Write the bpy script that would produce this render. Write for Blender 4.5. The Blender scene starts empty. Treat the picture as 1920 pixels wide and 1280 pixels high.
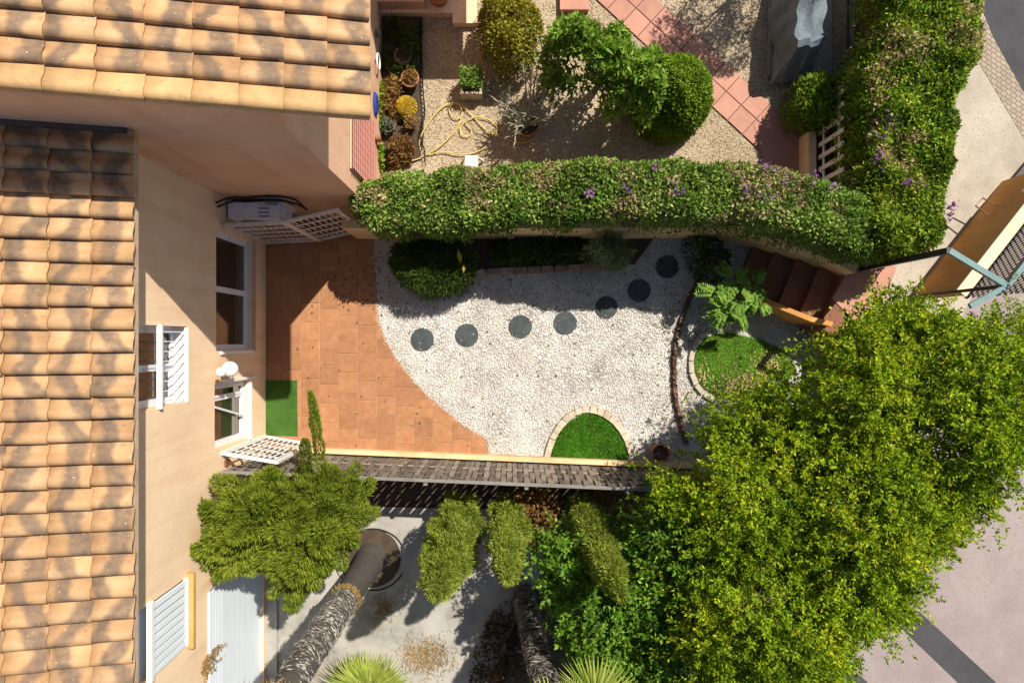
import bpy, math, random
import numpy as np
from mathutils import Vector, Matrix

# ------------------------------------------------------------------ camera, sky, sun, exposure
H = 12.2                       # camera height above the terrace
F = 1280.0                     # focal length in pixels of the 1920 px wide photograph
SC = bpy.context.scene
COL = SC.collection
cam = bpy.data.cameras.new('camera')
cam.sensor_width = 36.0
cam.lens = 36.0 * F / 1920.0
cam.clip_end = 2000
camo = bpy.data.objects.new('camera', cam)
COL.objects.link(camo)
camo.location = (0, 0, H)
SC.camera = camo

SUN = Vector((2.66, 3.12, 5.8)).normalized()      # direction towards the sun
w = bpy.data.worlds.new('World'); SC.world = w; w.use_nodes = True
nt = w.node_tree
sky = nt.nodes.new('ShaderNodeTexSky'); sky.sky_type = 'NISHITA'; sky.sun_disc = False
sky.sun_elevation = math.asin(SUN.z)
sky.sun_rotation = math.atan2(SUN.x, SUN.y)
nt.links.new(sky.outputs[0], nt.nodes['Background'].inputs[0])
nt.nodes['Background'].inputs[1].default_value = 0.072
sl = bpy.data.lights.new('sun', 'SUN'); sl.energy = 5.0; sl.angle = math.radians(0.5); sl.color = (1.0, 0.945, 0.85)
slo = bpy.data.objects.new('sun', sl); COL.objects.link(slo)
slo.rotation_euler = SUN.to_track_quat('Z', 'Y').to_euler()
SC.view_settings.view_transform = 'Standard'
SC.view_settings.look = 'None'
SC.view_settings.exposure = 0.54
SC.view_settings.gamma = 1.0
SC.view_settings.use_curve_mapping = False
SC.cycles.max_bounces = 6
SC.cycles.diffuse_bounces = 3
SC.cycles.transparent_max_bounces = 4

rnd = random.Random(7)
R = np.random.default_rng(11)

def P(px, py, z=0.0):
    s = (H - z) / F
    return Vector(((px - 960) * s, (640 - py) * s, z))
def PX(pts, z=0.0):
    return [tuple(P(a, b, z)[:2]) for a, b in pts]

# ------------------------------------------------------------------ object helpers
def tag(o, label=None, cat=None, group=None, kind=None):
    if label: o['label'] = label
    if cat: o['category'] = cat
    if group: o['group'] = group
    if kind: o['kind'] = kind
    return o
def empty(name, loc=(0, 0, 0), label=None, cat=None, group=None, rz=0.0):
    o = bpy.data.objects.new(name, None); COL.objects.link(o)
    o.empty_display_size = 0.1
    o.location = loc; o.rotation_euler = (0, 0, rz)
    return tag(o, label, cat, group)
def link(name, me, m, parent=None, smooth=False):
    o = bpy.data.objects.new(name, me); COL.objects.link(o)
    if m is not None and len(me.materials) == 0: me.materials.append(m)
    if smooth:
        me.polygons.foreach_set('use_smooth', [True] * len(me.polygons))
    if parent is not None:
        o.parent = parent
        o.matrix_parent_inverse = parent_inv(parent)
    return o
def wm(o):
    L = Matrix.LocRotScale(o.location, o.rotation_euler, o.scale)
    return L if o.parent is None else wm(o.parent) @ o.matrix_parent_inverse @ L
def parent_inv(p):
    return wm(p).inverted()
def mk(name, v, f, m, parent=None, smooth=False):
    me = bpy.data.meshes.new(name)
    me.from_pydata([tuple(a) for a in v], [], f); me.update()
    return link(name, me, m, parent, smooth)

class MB:
    def __init__(s): s.v = []; s.f = []
    def add(s, v, f):
        n = len(s.v); s.v += [tuple(a) for a in v]; s.f += [tuple(i + n for i in q) for q in f]; return s
    def box(s, c, size, rz=0.0, M=None):
        x, y, z = size[0] / 2, size[1] / 2, size[2] / 2
        vs = [Vector((a * x, b * y, d * z)) for a in (-1, 1) for b in (-1, 1) for d in (-1, 1)]
        T = M if M is not None else Matrix.Translation(Vector(c)) @ Matrix.Rotation(rz, 4, 'Z')
        return s.add([T @ q for q in vs], [(0, 1, 3, 2), (4, 6, 7, 5), (0, 4, 5, 1), (2, 3, 7, 6), (0, 2, 6, 4), (1, 5, 7, 3)])
    def bar(s, a, b, wd, ht, up=(0, 0, 1)):
        a = Vector(a); b = Vector(b); d = b - a; L = d.length
        if L < 1e-6: return s
        d.normalize(); u = Vector(up)
        if abs(d.dot(u)) > .98: u = Vector((1, 0, 0)) if abs(d.x) < .9 else Vector((0, 1, 0))
        sd = d.cross(u).normalized(); u = sd.cross(d).normalized()
        T = Matrix((sd, d, u)).transposed().to_4x4(); T.translation = (a + b) / 2
        return s.box(None, (wd, L, ht), M=T)
    def prism(s, poly, z0, z1):
        n = len(poly)
        ar = sum(poly[i][0] * poly[(i + 1) % n][1] - poly[(i + 1) % n][0] * poly[i][1] for i in range(n))
        p = list(poly) if ar > 0 else list(poly)[::-1]
        v = [(x, y, z0) for x, y in p] + [(x, y, z1) for x, y in p]
        f = [tuple(range(n))[::-1], tuple(range(n, 2 * n))] + [(i, (i + 1) % n, n + (i + 1) % n, n + i) for i in range(n)]
        return s.add(v, f)
    def tube(s, pts, r, k=8, cap=True):
        pts = [Vector(p) for p in pts]; n = len(pts)
        rr = r if hasattr(r, '__len__') else [r] * n
        v = []; ref = None
        for i, p in enumerate(pts):
            d = (pts[min(i + 1, n - 1)] - pts[max(i - 1, 0)]).normalized()
            if ref is None: ref = Vector((1, 0, 0)) if abs(d.x) < .8 else Vector((0, 1, 0))
            a = d.cross(ref).normalized(); b = a.cross(d).normalized(); ref = b
            for j in range(k):
                t = 2 * math.pi * j / k
                v.append(p + (a * math.cos(t) + b * math.sin(t)) * rr[i])
        f = [(i * k + j, i * k + (j + 1) % k, (i + 1) * k + (j + 1) % k, (i + 1) * k + j) for i in range(n - 1) for j in range(k)]
        if cap: f += [tuple(range(k))[::-1], tuple(range((n - 1) * k, n * k))]
        return s.add(v, f)
    def lathe(s, c, prof, k=20, sx=1, sy=1):
        c = Vector(c); v = []
        for r, z in prof:
            for j in range(k):
                t = 2 * math.pi * j / k
                v.append(c + Vector((r * sx * math.cos(t), r * sy * math.sin(t), z)))
        n = len(prof)
        f = [(i * k + j, i * k + (j + 1) % k, (i + 1) * k + (j + 1) % k, (i + 1) * k + j) for i in range(n - 1) for j in range(k)]
        f += [tuple(range(k))[::-1], tuple(range((n - 1) * k, n * k))]
        return s.add(v, f)
    def build(s, name, m, parent=None, smooth=False):
        return mk(name, s.v, s.f, m, parent, smooth)

def bez(pts, n=8):
    """Catmull-Rom through the points"""
    P_ = [Vector(p) for p in pts]; out = []
    for i in range(len(P_) - 1):
        p0 = P_[max(i - 1, 0)]; p1 = P_[i]; p2 = P_[i + 1]; p3 = P_[min(i + 2, len(P_) - 1)]
        for k in range(n):
            t = k / n
            out.append(.5 * ((2 * p1) + (p2 - p0) * t + (2 * p0 - 5 * p1 + 4 * p2 - p3) * t * t + (3 * p1 - p0 - 3 * p2 + p3) * t ** 3))
    out.append(P_[-1]); return out
def resample(pts, step):
    pts = [Vector(p) for p in pts]; out = [pts[0]]; acc = 0
    for a, b in zip(pts, pts[1:]):
        L = (b - a).length; d = step - acc
        while d <= L:
            out.append(a.lerp(b, d / L)); d += step
        acc = (acc + L) % step
    return out

# ------------------------------------------------------------------ materials
def srgb(r, g, b):
    f = lambda c: (c / 255 / 12.92) if c / 255 <= .04045 else ((c / 255 + .055) / 1.055) ** 2.4
    return (f(r), f(g), f(b))
def new(name):
    m = bpy.data.materials.new(name); m.use_nodes = True
    n = m.node_tree.nodes; l = m.node_tree.links
    return m, n, l, n['Principled BSDF']
def ramp(n, stops):
    r = n.new('ShaderNodeValToRGB'); e = r.color_ramp.elements
    while len(e) < len(stops): e.new(.5)
    for q, (p, c) in zip(e, stops):
        q.position = p; q.color = (*c, 1)
    return r
def obj_noise(n, l, scale, detail=4, rough=.6, world=False, stretch=None):
    tc = n.new('ShaderNodeTexCoord'); ns = n.new('ShaderNodeTexNoise'); ns.noise_dimensions = '4D'
    src = tc.outputs['Object']
    if world:
        g = n.new('ShaderNodeNewGeometry'); src = g.outputs['Position']
    if stretch:
        mp = n.new('ShaderNodeMapping'); mp.inputs['Scale'].default_value = stretch; l.new(src, mp.inputs[0]); src = mp.outputs[0]
    l.new(src, ns.inputs['Vector'])
    oi = n.new('ShaderNodeObjectInfo'); mu = n.new('ShaderNodeMath'); mu.operation = 'MULTIPLY'; mu.inputs[1].default_value = 37.0
    l.new(oi.outputs['Random'], mu.inputs[0]); l.new(mu.outputs[0], ns.inputs['W'])
    ns.inputs['Scale'].default_value = scale; ns.inputs['Detail'].default_value = detail; ns.inputs['Roughness'].default_value = rough
    return ns
def bump(n, l, bs, src, strength, dist=.01):
    b = n.new('ShaderNodeBump'); b.inputs['Strength'].default_value = strength; b.inputs['Distance'].default_value = dist
    l.new(src, b.inputs['Height']); l.new(b.outputs[0], bs.inputs['Normal'])
def mixc(n, l, fac, a, b, mode='MIX'):
    m = n.new('ShaderNodeMix'); m.data_type = 'RGBA'; m.blend_type = mode
    for sock, val in ((m.inputs[0], fac), (m.inputs[6], a), (m.inputs[7], b)):
        if hasattr(val, 'is_linked'): l.new(val, sock)
        elif isinstance(val, tuple): sock.default_value = (*val, 1)
        else: sock.default_value = val
    return m.outputs[2]
def pm(name, c, var=.25, scale=3, rough=.85, bs=60, bstr=.25, bdist=.004, spec=.25, metal=0, c2=None, world=False, objvar=.0, speck=None, stretch=None):
    """plain rough material: two-tone noise, fine relief, optional per-object shift and specks"""
    m, n, l, b = new(name)
    ns = obj_noise(n, l, scale, 6, .65, world, stretch)
    lo = c2 if c2 else tuple(x * (1 - var) for x in c); hi = tuple(min(1, x * (1 + var * .6)) for x in c)
    r = ramp(n, [(.3, lo), (.52, c), (.75, hi)])
    l.new(ns.outputs[0], r.inputs[0]); col = r.outputs[0]
    if objvar:
        oi = n.new('ShaderNodeObjectInfo'); hs = n.new('ShaderNodeHueSaturation')
        mr = n.new('ShaderNodeMapRange'); mr.inputs[3].default_value = 1 - objvar; mr.inputs[4].default_value = 1 + objvar
        l.new(oi.outputs['Random'], mr.inputs[0]); l.new(mr.outputs[0], hs.inputs['Value']); l.new(col, hs.inputs['Color']); col = hs.outputs[0]
    if speck:
        sc, thr, sccol = speck
        n2 = obj_noise(n, l, sc, 2, .5, world)
        r2 = ramp(n, [(thr, (0, 0, 0)), (min(1, thr + .06), (1, 1, 1))]); l.new(n2.outputs[0], r2.inputs[0])
        col = mixc(n, l, r2.outputs[0], col, sccol)
    l.new(col, b.inputs['Base Color'])
    b.inputs['Roughness'].default_value = rough; b.inputs['Metallic'].default_value = metal
    b.inputs['Specular IOR Level'].default_value = spec
    if bstr:
        n3 = obj_noise(n, l, bs, 4, .6, world); bump(n, l, b, n3.outputs[0], bstr, bdist)
    return m
def leafmat(name, stops, trans=.35, rough=.5, spec=.35):
    m, n, l, b = new(name)
    g = n.new('ShaderNodeNewGeometry'); r = ramp(n, stops)
    pt = obj_noise(n, l, 1.9, 3); m1 = n.new('ShaderNodeMath'); m1.operation = 'MULTIPLY_ADD'; m1.inputs[1].default_value = 1.1; m1.inputs[2].default_value = -.38
    l.new(pt.outputs[0], m1.inputs[0])
    m2 = n.new('ShaderNodeMath'); m2.operation = 'MULTIPLY_ADD'; m2.inputs[1].default_value = .72; m2.use_clamp = True
    l.new(g.outputs['Random Per Island'], m2.inputs[0]); l.new(m1.outputs[0], m2.inputs[2]); l.new(m2.outputs[0], r.inputs[0])
    ns = obj_noise(n, l, 2.2, 2); hs = n.new('ShaderNodeHueSaturation')
    mr = n.new('ShaderNodeMapRange'); mr.inputs[1].default_value = .3; mr.inputs[2].default_value = .7; mr.inputs[3].default_value = .7; mr.inputs[4].default_value = 1.35
    l.new(ns.outputs[0], mr.inputs[0]); l.new(mr.outputs[0], hs.inputs['Value']); l.new(r.outputs[0], hs.inputs['Color'])
    l.new(hs.outputs[0], b.inputs['Base Color']); b.inputs['Roughness'].default_value = max(rough, .55); b.inputs['Specular IOR Level'].default_value = spec * .4
    t = n.new('ShaderNodeBsdfTranslucent'); l.new(hs.outputs[0], t.inputs[0])
    mx = n.new('ShaderNodeMixShader'); mx.inputs[0].default_value = trans
    l.new(b.outputs[0], mx.inputs[1]); l.new(t.outputs[0], mx.inputs[2])
    l.new(mx.outputs[0], n['Material Output'].inputs[0])
    return m

M = {}
def plaster(name, c, c2):
    m, n, l, b = new(name)
    n1 = obj_noise(n, l, 1.1, 6, .6, True); r = ramp(n, [(.3, c2), (.55, c), (.8, tuple(min(.9, x * 1.08) for x in c))]); l.new(n1.outputs[0], r.inputs[0])
    st = obj_noise(n, l, 1.0, 5, .6, True, (5, 5, .5)); r2 = ramp(n, [(.46, (1, 1, 1)), (.74, (.80, .69, .58))]); l.new(st.outputs[0], r2.inputs[0])
    l.new(mixc(n, l, .6, r.outputs[0], r2.outputs[0], 'MULTIPLY'), b.inputs['Base Color'])
    b.inputs['Roughness'].default_value = .92; b.inputs['Specular IOR Level'].default_value = .15
    n3 = obj_noise(n, l, 28, 6, .62, True); bump(n, l, b, n3.outputs[0], .55, .012)
    return m
M['plaster'] = plaster('cream_plaster', (.85, .625, .41), (.76, .535, .34))
M['plaster2'] = plaster('peach_plaster', (.70, .435, .285), (.60, .36, .23))
M['orange'] = plaster('orange_plaster', (.62, .31, .10), (.46, .20, .06))
M['yellowcream'] = plaster('garden_wall_plaster', (.72, .53, .30), (.55, .36, .18))

def roof_mat():
    m, n, l, b = new('roof_tile_clay')
    tc = n.new('ShaderNodeTexCoord'); sx = n.new('ShaderNodeSeparateXYZ'); l.new(tc.outputs['Object'], sx.inputs[0])
    oi = n.new('ShaderNodeObjectInfo')
    base = obj_noise(n, l, 5, 5, .6, False, (.35, 1, 1))
    r = ramp(n, [(.28, (.38, .205, .095)), (.5, (.495, .293, .143)), (.72, (.575, .37, .203))]); l.new(base.outputs[0], r.inputs[0])
    hs = n.new('ShaderNodeHueSaturation'); mr = n.new('ShaderNodeMapRange'); mr.inputs[3].default_value = .78; mr.inputs[4].default_value = 1.12
    l.new(oi.outputs['Random'], mr.inputs[0]); l.new(mr.outputs[0], hs.inputs['Value']); l.new(r.outputs[0], hs.inputs['Color'])
    # fired-in grey flash: a slanted band across each tile, its place different on every tile
    def math_(op, a, b_=None, c=None):
        q = n.new('ShaderNodeMath'); q.operation = op
        for i, v in enumerate((a, b_, c)):
            if v is None: continue
            if hasattr(v, 'is_linked'): l.new(v, q.inputs[i])
            else: q.inputs[i].default_value = v
        return q.outputs[0]
    wob = obj_noise(n, l, 5.0, 2, .5)
    f1 = math_('FRACT', math_('MULTIPLY', oi.outputs['Random'], 53.7))
    f2 = math_('FRACT', math_('MULTIPLY', oi.outputs['Random'], 17.3))
    slant = math_('MULTIPLY', math_('SUBTRACT', f2, .5), 1.5)
    cx = math_('ADD', math_('MULTIPLY', f1, .24), .10)
    u = math_('ADD', math_('SUBTRACT', sx.outputs['X'], cx), math_('MULTIPLY', slant, math_('SUBTRACT', sx.outputs['Y'], .11)))
    u = math_('ADD', u, math_('MULTIPLY', math_('SUBTRACT', wob.outputs[0], .5), .22))
    d = math_('ABSOLUTE', u)
    wd = math_('ADD', .030, math_('MULTIPLY', f1, .030))
    sm = n.new('ShaderNodeMapRange'); sm.interpolation_type = 'SMOOTHSTEP'; sm.inputs[3].default_value = 1; sm.inputs[4].default_value = 0
    l.new(d, sm.inputs[0]); l.new(wd, sm.inputs[1]); l.new(math_('ADD', wd, .09), sm.inputs[2])
    mot = obj_noise(n, l, 11, 4, .6); r3 = ramp(n, [(.3, (.62, .62, .62)), (.6, (1, 1, 1))]); l.new(mot.outputs[0], r3.inputs[0])
    fac = math_('MULTIPLY', math_('MULTIPLY', sm.outputs[0], r3.outputs[0]), .84)
    c1 = mixc(n, l, fac, hs.outputs[0], (.118, .088, .068))
    lich = obj_noise(n, l, 42, 3, .6); r4 = ramp(n, [(.655, (0, 0, 0)), (.70, (.75, .75, .75))]); l.new(lich.outputs[0], r4.inputs[0])
    c2 = mixc(n, l, r4.outputs[0], c1, (.60, .54, .44))
    drk = obj_noise(n, l, 19, 4, .65); r5 = ramp(n, [(.58, (0, 0, 0)), (.72, (.6, .6, .6))]); l.new(drk.outputs[0], r5.inputs[0])
    c3 = mixc(n, l, r5.outputs[0], c2, (.17, .10, .06))
    l.new(c3, b.inputs['Base Color']); b.inputs['Roughness'].default_value = .82; b.inputs['Specular IOR Level'].default_value = .25
    n3 = obj_noise(n, l, 70, 4, .6); bump(n, l, b, n3.outputs[0], .3, .003)
    return m
M['roof'] = roof_mat()
M['verge'] = pm('verge_tile_clay', (.49, .30, .135), .28, 6, .85, 60, .3, speck=(30, .66, (.25, .16, .10)), objvar=.1)
M['mortar'] = pm('roof_mortar', (.50, .36, .25), .3, 8, .95, 40, .5)
M['soot'] = pm('flashing', (.12, .085, .065), .4, 6, .8, 40, .4)
def terra_mat():
    m, n, l, b = new('terracotta_floor')
    ns = obj_noise(n, l, 7, 6, .7, True, (1, 1, 1))
    r = ramp(n, [(.25, (.27, .118, .050)), (.5, (.35, .162, .074)), (.75, (.43, .213, .105))]); l.new(ns.outputs[0], r.inputs[0])
    oi = n.new('ShaderNodeObjectInfo'); hs = n.new('ShaderNodeHueSaturation')
    mr = n.new('ShaderNodeMapRange'); mr.inputs[3].default_value = .86; mr.inputs[4].default_value = 1.12
    l.new(oi.outputs['Random'], mr.inputs[0]); l.new(mr.outputs[0], hs.inputs['Value']); l.new(r.outputs[0], hs.inputs['Color'])
    st = obj_noise(n, l, .9, 5, .6, True); r2 = ramp(n, [(.42, (1, 1, 1)), (.72, (.72, .66, .62))]); l.new(st.outputs[0], r2.inputs[0])
    dust = obj_noise(n, l, 1.7, 6, .7, True); r3 = ramp(n, [(.58, (0, 0, 0)), (.8, (.4, .4, .4))]); l.new(dust.outputs[0], r3.inputs[0])
    c = mixc(n, l, .6, hs.outputs[0], r2.outputs[0], 'MULTIPLY')
    c = mixc(n, l, r3.outputs[0], c, (.47, .30, .19))
    l.new(c, b.inputs['Base Color']); b.inputs['Roughness'].default_value = .75; b.inputs['Specular IOR Level'].default_value = .3
    n3 = obj_noise(n, l, 16, 6, .7, True); bump(n, l, b, n3.outputs[0], .5, .01)
    return m
M['terra'] = terra_mat()
M['grout'] = pm('floor_grout', (.46, .27, .15), .25, 9, .95, 50, .3)
M['earth'] = pm('earth', (.26, .19, .12), .4, .8, .95, 14, .6, .02, world=True)
def gravel_base(name, a, b_, c_, sc=34):
    m, n, l, bs = new(name)
    g = n.new('ShaderNodeNewGeometry'); v = n.new('ShaderNodeTexVoronoi'); v.inputs['Scale'].default_value = sc; l.new(g.outputs['Position'], v.inputs['Vector'])
    r = ramp(n, [(0, a), (.5, b_), (1, c_)]); sp = n.new('ShaderNodeSeparateColor'); l.new(v.outputs['Color'], sp.inputs[0]); l.new(sp.outputs[0], r.inputs[0])
    big = obj_noise(n, l, .9, 5, .6, True); r2 = ramp(n, [(.35, (.72, .68, .62)), (.65, (1, 1, 1))]); l.new(big.outputs[0], r2.inputs[0])
    l.new(mixc(n, l, .8, r.outputs[0], r2.outputs[0], 'MULTIPLY'), bs.inputs['Base Color']); bs.inputs['Roughness'].default_value = .95
    bs.inputs['Specular IOR Level'].default_value = .1
    iv = n.new('ShaderNodeMath'); iv.operation = 'SUBTRACT'; iv.inputs[0].default_value = 1; l.new(v.outputs['Distance'], iv.inputs[1])
    bump(n, l, bs, iv.outputs[0], .8, .012)
    return m
M['gravel_base'] = gravel_base('white_gravel_bed', (.40, .365, .32), (.60, .565, .52), (.70, .67, .63))
M['sand'] = gravel_base('sandy_gravel', (.30, .235, .155), (.42, .335, .225), (.52, .43, .31), 45)
M['pebble'] = leafmat('white_pebbles', [(0, (.26, .23, .20)), (.12, (.48, .44, .395)), (.5, (.64, .61, .565)), (.85, (.76, .735, .69)), (1, (.54, .45, .35))], 0.0, .85, .2)
M['pebble2'] = leafmat('sandy_pebbles', [(0, (.24, .18, .12)), (.3, (.44, .34, .22)), (.7, (.55, .45, .32)), (1, (.64, .56, .45))], 0.0, .9, .2)
M['concrete'] = pm('old_concrete', (.335, .315, .275), .35, 1.5, .92, 26, .4, .006, world=True, c2=(.185, .17, .145), speck=(3.1, .66, (.30, .24, .18)))
M['pave'] = pm('pavement_concrete', (.42, .36, .285), .38, .9, .95, 45, .7, .008, world=True, speck=(38, .58, (.30, .25, .195)))
M['road'] = pm('road_asphalt', (.30, .245, .228), .26, .7, .95, 70, .7, .006, world=True, speck=(48, .57, (.225, .185, .172)))
M['road_dark'] = pm('dark_road_tone', (.060, .058, .062), .25, 3, .95, 70, .5, .005, world=True, speck=(55, .62, (.10, .09, .09)))  # darker tone for the upper right corner and two street strips
def paver_mat():
    m, n, l, b = new('small_pavers')
    g = n.new('ShaderNodeNewGeometry'); mp = n.new('ShaderNodeMapping'); mp.inputs['Rotation'].default_value = (0, 0, math.radians(35)); l.new(g.outputs['Position'], mp.inputs[0])
    br = n.new('ShaderNodeTexBrick'); l.new(mp.outputs[0], br.inputs[0]); br.inputs['Scale'].default_value = 1
    br.inputs['Brick Width'].default_value = .10; br.inputs['Row Height'].default_value = .07; br.inputs['Mortar Size'].default_value = .006
    br.inputs['Color1'].default_value = (.36, .28, .20, 1); br.inputs['Color2'].default_value = (.28, .215, .16, 1); br.inputs['Mortar'].default_value = (.14, .11, .085, 1)
    l.new(br.outputs[0], b.inputs['Base Color']); b.inputs['Roughness'].default_value = .9
    iv = n.new('ShaderNodeMath'); iv.operation = 'SUBTRACT'; iv.inputs[0].default_value = 1; l.new(br.outputs[1], iv.inputs[1]); bump(n, l, b, iv.outputs[0], .6, .006)
    return m
M['pavers'] = paver_mat()
M['pinktile'] = pm('pink_path_tile', (.43, .215, .155), .15, 4, .85, 60, .25, objvar=.08)
M['steptile'] = pm('stair_tile', (.20, .085, .052), .25, 5, .85, 60, .25, objvar=.06)
M['slate'] = pm('slate_disc', (.052, .062, .064), .4, 5, .7, 30, .4, .004, objvar=.18, speck=(26, .68, (.14, .14, .13)))
M['mat'] = pm('turf_mat', (.056, .122, .022), .3, 5, .98, 170, .9, .01, spec=.05, c2=(.038, .09, .017))
M['lawnbase'] = pm('lawn_soil', (.09, .24, .02), .35, 6, .95, 120, .8, .01)
M['white'] = pm('white_paint', (.78, .77, .74), .08, 4, .5, 30, .08, spec=.4)
M['shadewhite'] = pm('shade_toned_white', (.66, .57, .49), .2, 5, .7, 30, .1)  # white turned beige: the upper trellis has its shade put into the colour
M['pvc'] = pm('white_pvc', (.70, .73, .77), .06, 3, .45, 20, .05, spec=.4)
M['shutter'] = pm('roller_slats', (.72, .77, .80), .08, 2, .5, 30, .1, spec=.4)
M['acwhite'] = pm('ac_casing', (.72, .72, .76), .06, 3, .5, 20, .05, spec=.4)
M['black'] = pm('black_rubber', (.018, .018, .019), .3, 5, .6, 30, .1)
M['fan'] = pm('grey_grille', (.20, .21, .23), .2, 5, .6, 30, .1)
def glass_mat():
    m, n, l, b = new('window_glass')
    b.inputs['Base Color'].default_value = (.030, .022, .017, 1); b.inputs['Roughness'].default_value = .04; b.inputs['Specular IOR Level'].default_value = .7
    b.inputs['IOR'].default_value = 1.55
    ns = obj_noise(n, l, 2.0, 2); bump(n, l, b, ns.outputs[0], .04, .01)
    return m
M['glass'] = glass_mat()
M['fencewood'] = pm('weathered_slat', (.205, .168, .130), .45, 5, .9, 60, .6, .004, objvar=.42, stretch=(6, 6, .8), c2=(.11, .080, .058))
M['fencecap'] = pm('fence_cap', (.20, .185, .165), .3, 4, .8, 50, .3)
M['stone'] = pm('edging_stone', (.50, .41, .30), .3, 7, .95, 40, .6, .008, objvar=.16)
M['redstone'] = pm('red_brown_stone', (.34, .22, .155), .35, 7, .95, 40, .6, .008, objvar=.2)
M['kerb'] = pm('lawn_kerb', (.44, .38, .29), .25, 5, .95, 40, .4, objvar=.08)
M['rubble'] = pm('dark_edging', (.13, .072, .045), .4, 9, .95, 40, .7, .01, objvar=.4)
M['soil'] = pm('bed_soil', (.075, .052, .034), .45, 4, .98, 30, .9, .02, world=True)
M['pot'] = pm('terracotta_pot', (.36, .145, .065), .25, 6, .85, 40, .25, objvar=.12)
M['greypot'] = pm('grey_pot', (.19, .18, .155), .25, 6, .85, 40, .25)
M['bark'] = pm('bark', (.13, .088, .055), .4, 6, .95, 25, .8, .02, stretch=(3, 3, .5))
M['greybark'] = pm('olive_bark', (.42, .36, .28), .3, 6, .95, 30, .6, .01)
M['palmtrunk'] = pm('palm_trunk', (.085, .072, .060), .35, 4, .95, 30, .8, .02, stretch=(1, 1, 7))
M['teal'] = pm('teal_steel', (.115, .20, .195), .2, 5, .45, 30, .1, spec=.5)
M['darksteel'] = pm('dark_steel', (.022, .026, .027), .3, 5, .5, 30, .1, spec=.5)
M['tarp'] = pm('silver_tarp', (.15, .185, .205), .35, 2.2, .65, 7, .6, .05, spec=.2)
M['tarpdark'] = pm('dark_tarp', (.030, .035, .037), .3, 4, .5, 9, .3, .02, spec=.4)
M['canvas'] = pm('ochre_canvas', (.24, .135, .038), .3, 5, .8, 20, .3)
M['hose'] = pm('yellow_hose', (.58, .46, .12), .12, 6, .5, 30, .05, spec=.4)
M['blue'] = pm('blue_ceramic', (.025, .045, .25), .3, 9, .25, 30, .1, spec=.6)
M['pinklat'] = pm('pink_lattice', (.46, .20, .155), .1, 5, .7, 30, .1)
M['greenstrip'] = pm('dark_green_tone', (.035, .055, .040), .2, 3, .6, 30, .1)
M['kerbstone'] = pm('dark_kerb', (.12, .105, .092), .3, 5, .9, 40, .4)
M['lampglass'] = pm('opal_glass', (.85, .84, .80), .03, 3, .25, 20, .02, spec=.5)
M['brown'] = pm('brown_steel', (.20, .085, .045), .3, 5, .7, 30, .2)
M['dirt'] = pm('dry_thatch', (.30, .20, .11), .4, 5, .98, 30, .8, .02)

G = lambda *c: [(i / (len(c) - 1), x) for i, x in enumerate(c)]
M['tree'] = leafmat('tree_leaves', G((.04, .085, .004), (.11, .19, .006), (.20, .30, .010), (.31, .39, .014), (.50, .47, .024)), .33, .42)
M['ficus'] = leafmat('ficus_leaves', G((.03, .085, .008), (.075, .175, .014), (.14, .26, .022), (.24, .36, .035)), .28, .32, .5)
M['hedge'] = leafmat('hedge_leaves', G((.03, .07, .010), (.085, .165, .020), (.155, .255, .032), (.25, .345, .065), (.38, .41, .13)), .28, .5)
M['hedge2'] = leafmat('street_hedge_leaves', G((.03, .075, .006), (.09, .17, .012), (.175, .275, .018), (.29, .375, .03), (.44, .44, .07)), .3, .5)
M['drybloom'] = leafmat('dry_bracts', G((.24, .16, .08), (.40, .29, .15), (.52, .40, .23), (.42, .26, .14)), .3, .7)
M['purple'] = leafmat('purple_bracts', G((.12, .03, .14), (.24, .08, .27), (.34, .16, .36)), .35, .6)
M['juniper'] = leafmat('juniper_needles', G((.05, .08, .008), (.115, .16, .013), (.195, .245, .02), (.29, .32, .035)), .28, .65)
M['cypress'] = leafmat('cypress_needles', G((.09, .135, .014), (.18, .235, .024), (.28, .335, .042), (.40, .43, .10)), .3, .65)
M['citrus'] = leafmat('citrus_leaves', G((.055, .125, .010), (.12, .225, .018), (.21, .33, .034), (.34, .46, .095)), .32, .32, .5)
M['box'] = leafmat('clipped_leaves', G((.06, .12, .009), (.115, .20, .013), (.175, .27, .018), (.25, .34, .03)), .3, .5)
M['yellowsh'] = leafmat('yellow_leaves', G((.08, .09, .010), (.17, .16, .014), (.26, .24, .022), (.36, .33, .05)), .3, .5)
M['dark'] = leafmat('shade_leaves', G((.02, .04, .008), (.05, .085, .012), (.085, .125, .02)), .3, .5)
M['pinnate'] = leafmat('pinnate_leaves', G((.06, .14, .014), (.11, .22, .022), (.17, .30, .034), (.25, .38, .06)), .28, .45)
M['grassy'] = leafmat('strap_leaves', G((.05, .09, .03), (.12, .18, .06), (.22, .27, .12), (.33, .34, .18)), .3, .5)
M['yellowleaf'] = leafmat('yellow_big_leaf', G((.42, .36, .02), (.5, .45, .04)), .4, .5)
M['olive'] = leafmat('olive_leaves', G((.06, .08, .045), (.12, .145, .085), (.20, .22, .14)), .3, .6)
M['brownleaf'] = leafmat('brown_leaves', G((.10, .045, .018), (.20, .10, .035), (.30, .165, .05), (.20, .18, .04)), .3, .6)
M['deadleaf'] = leafmat('dead_leaves', G((.035, .022, .012), (.08, .05, .025), (.16, .10, .05), (.05, .06, .02)), .2, .8)  # palette darkened so the low shrub carries its shade in the colour
M['dryplant'] = leafmat('dry_plant', G((.17, .105, .035), (.30, .19, .06), (.38, .26, .10)), .3, .7)
M['fan_leaf'] = leafmat('fan_palm_leaf', G((.20, .28, .035), (.32, .38, .06), (.45, .48, .12)), .35, .45)
M['thatch'] = leafmat('palm_fibre', G((.13, .11, .095), (.26, .23, .20), (.40, .36, .31), (.52, .48, .42)), .05, .9, .1)
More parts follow.
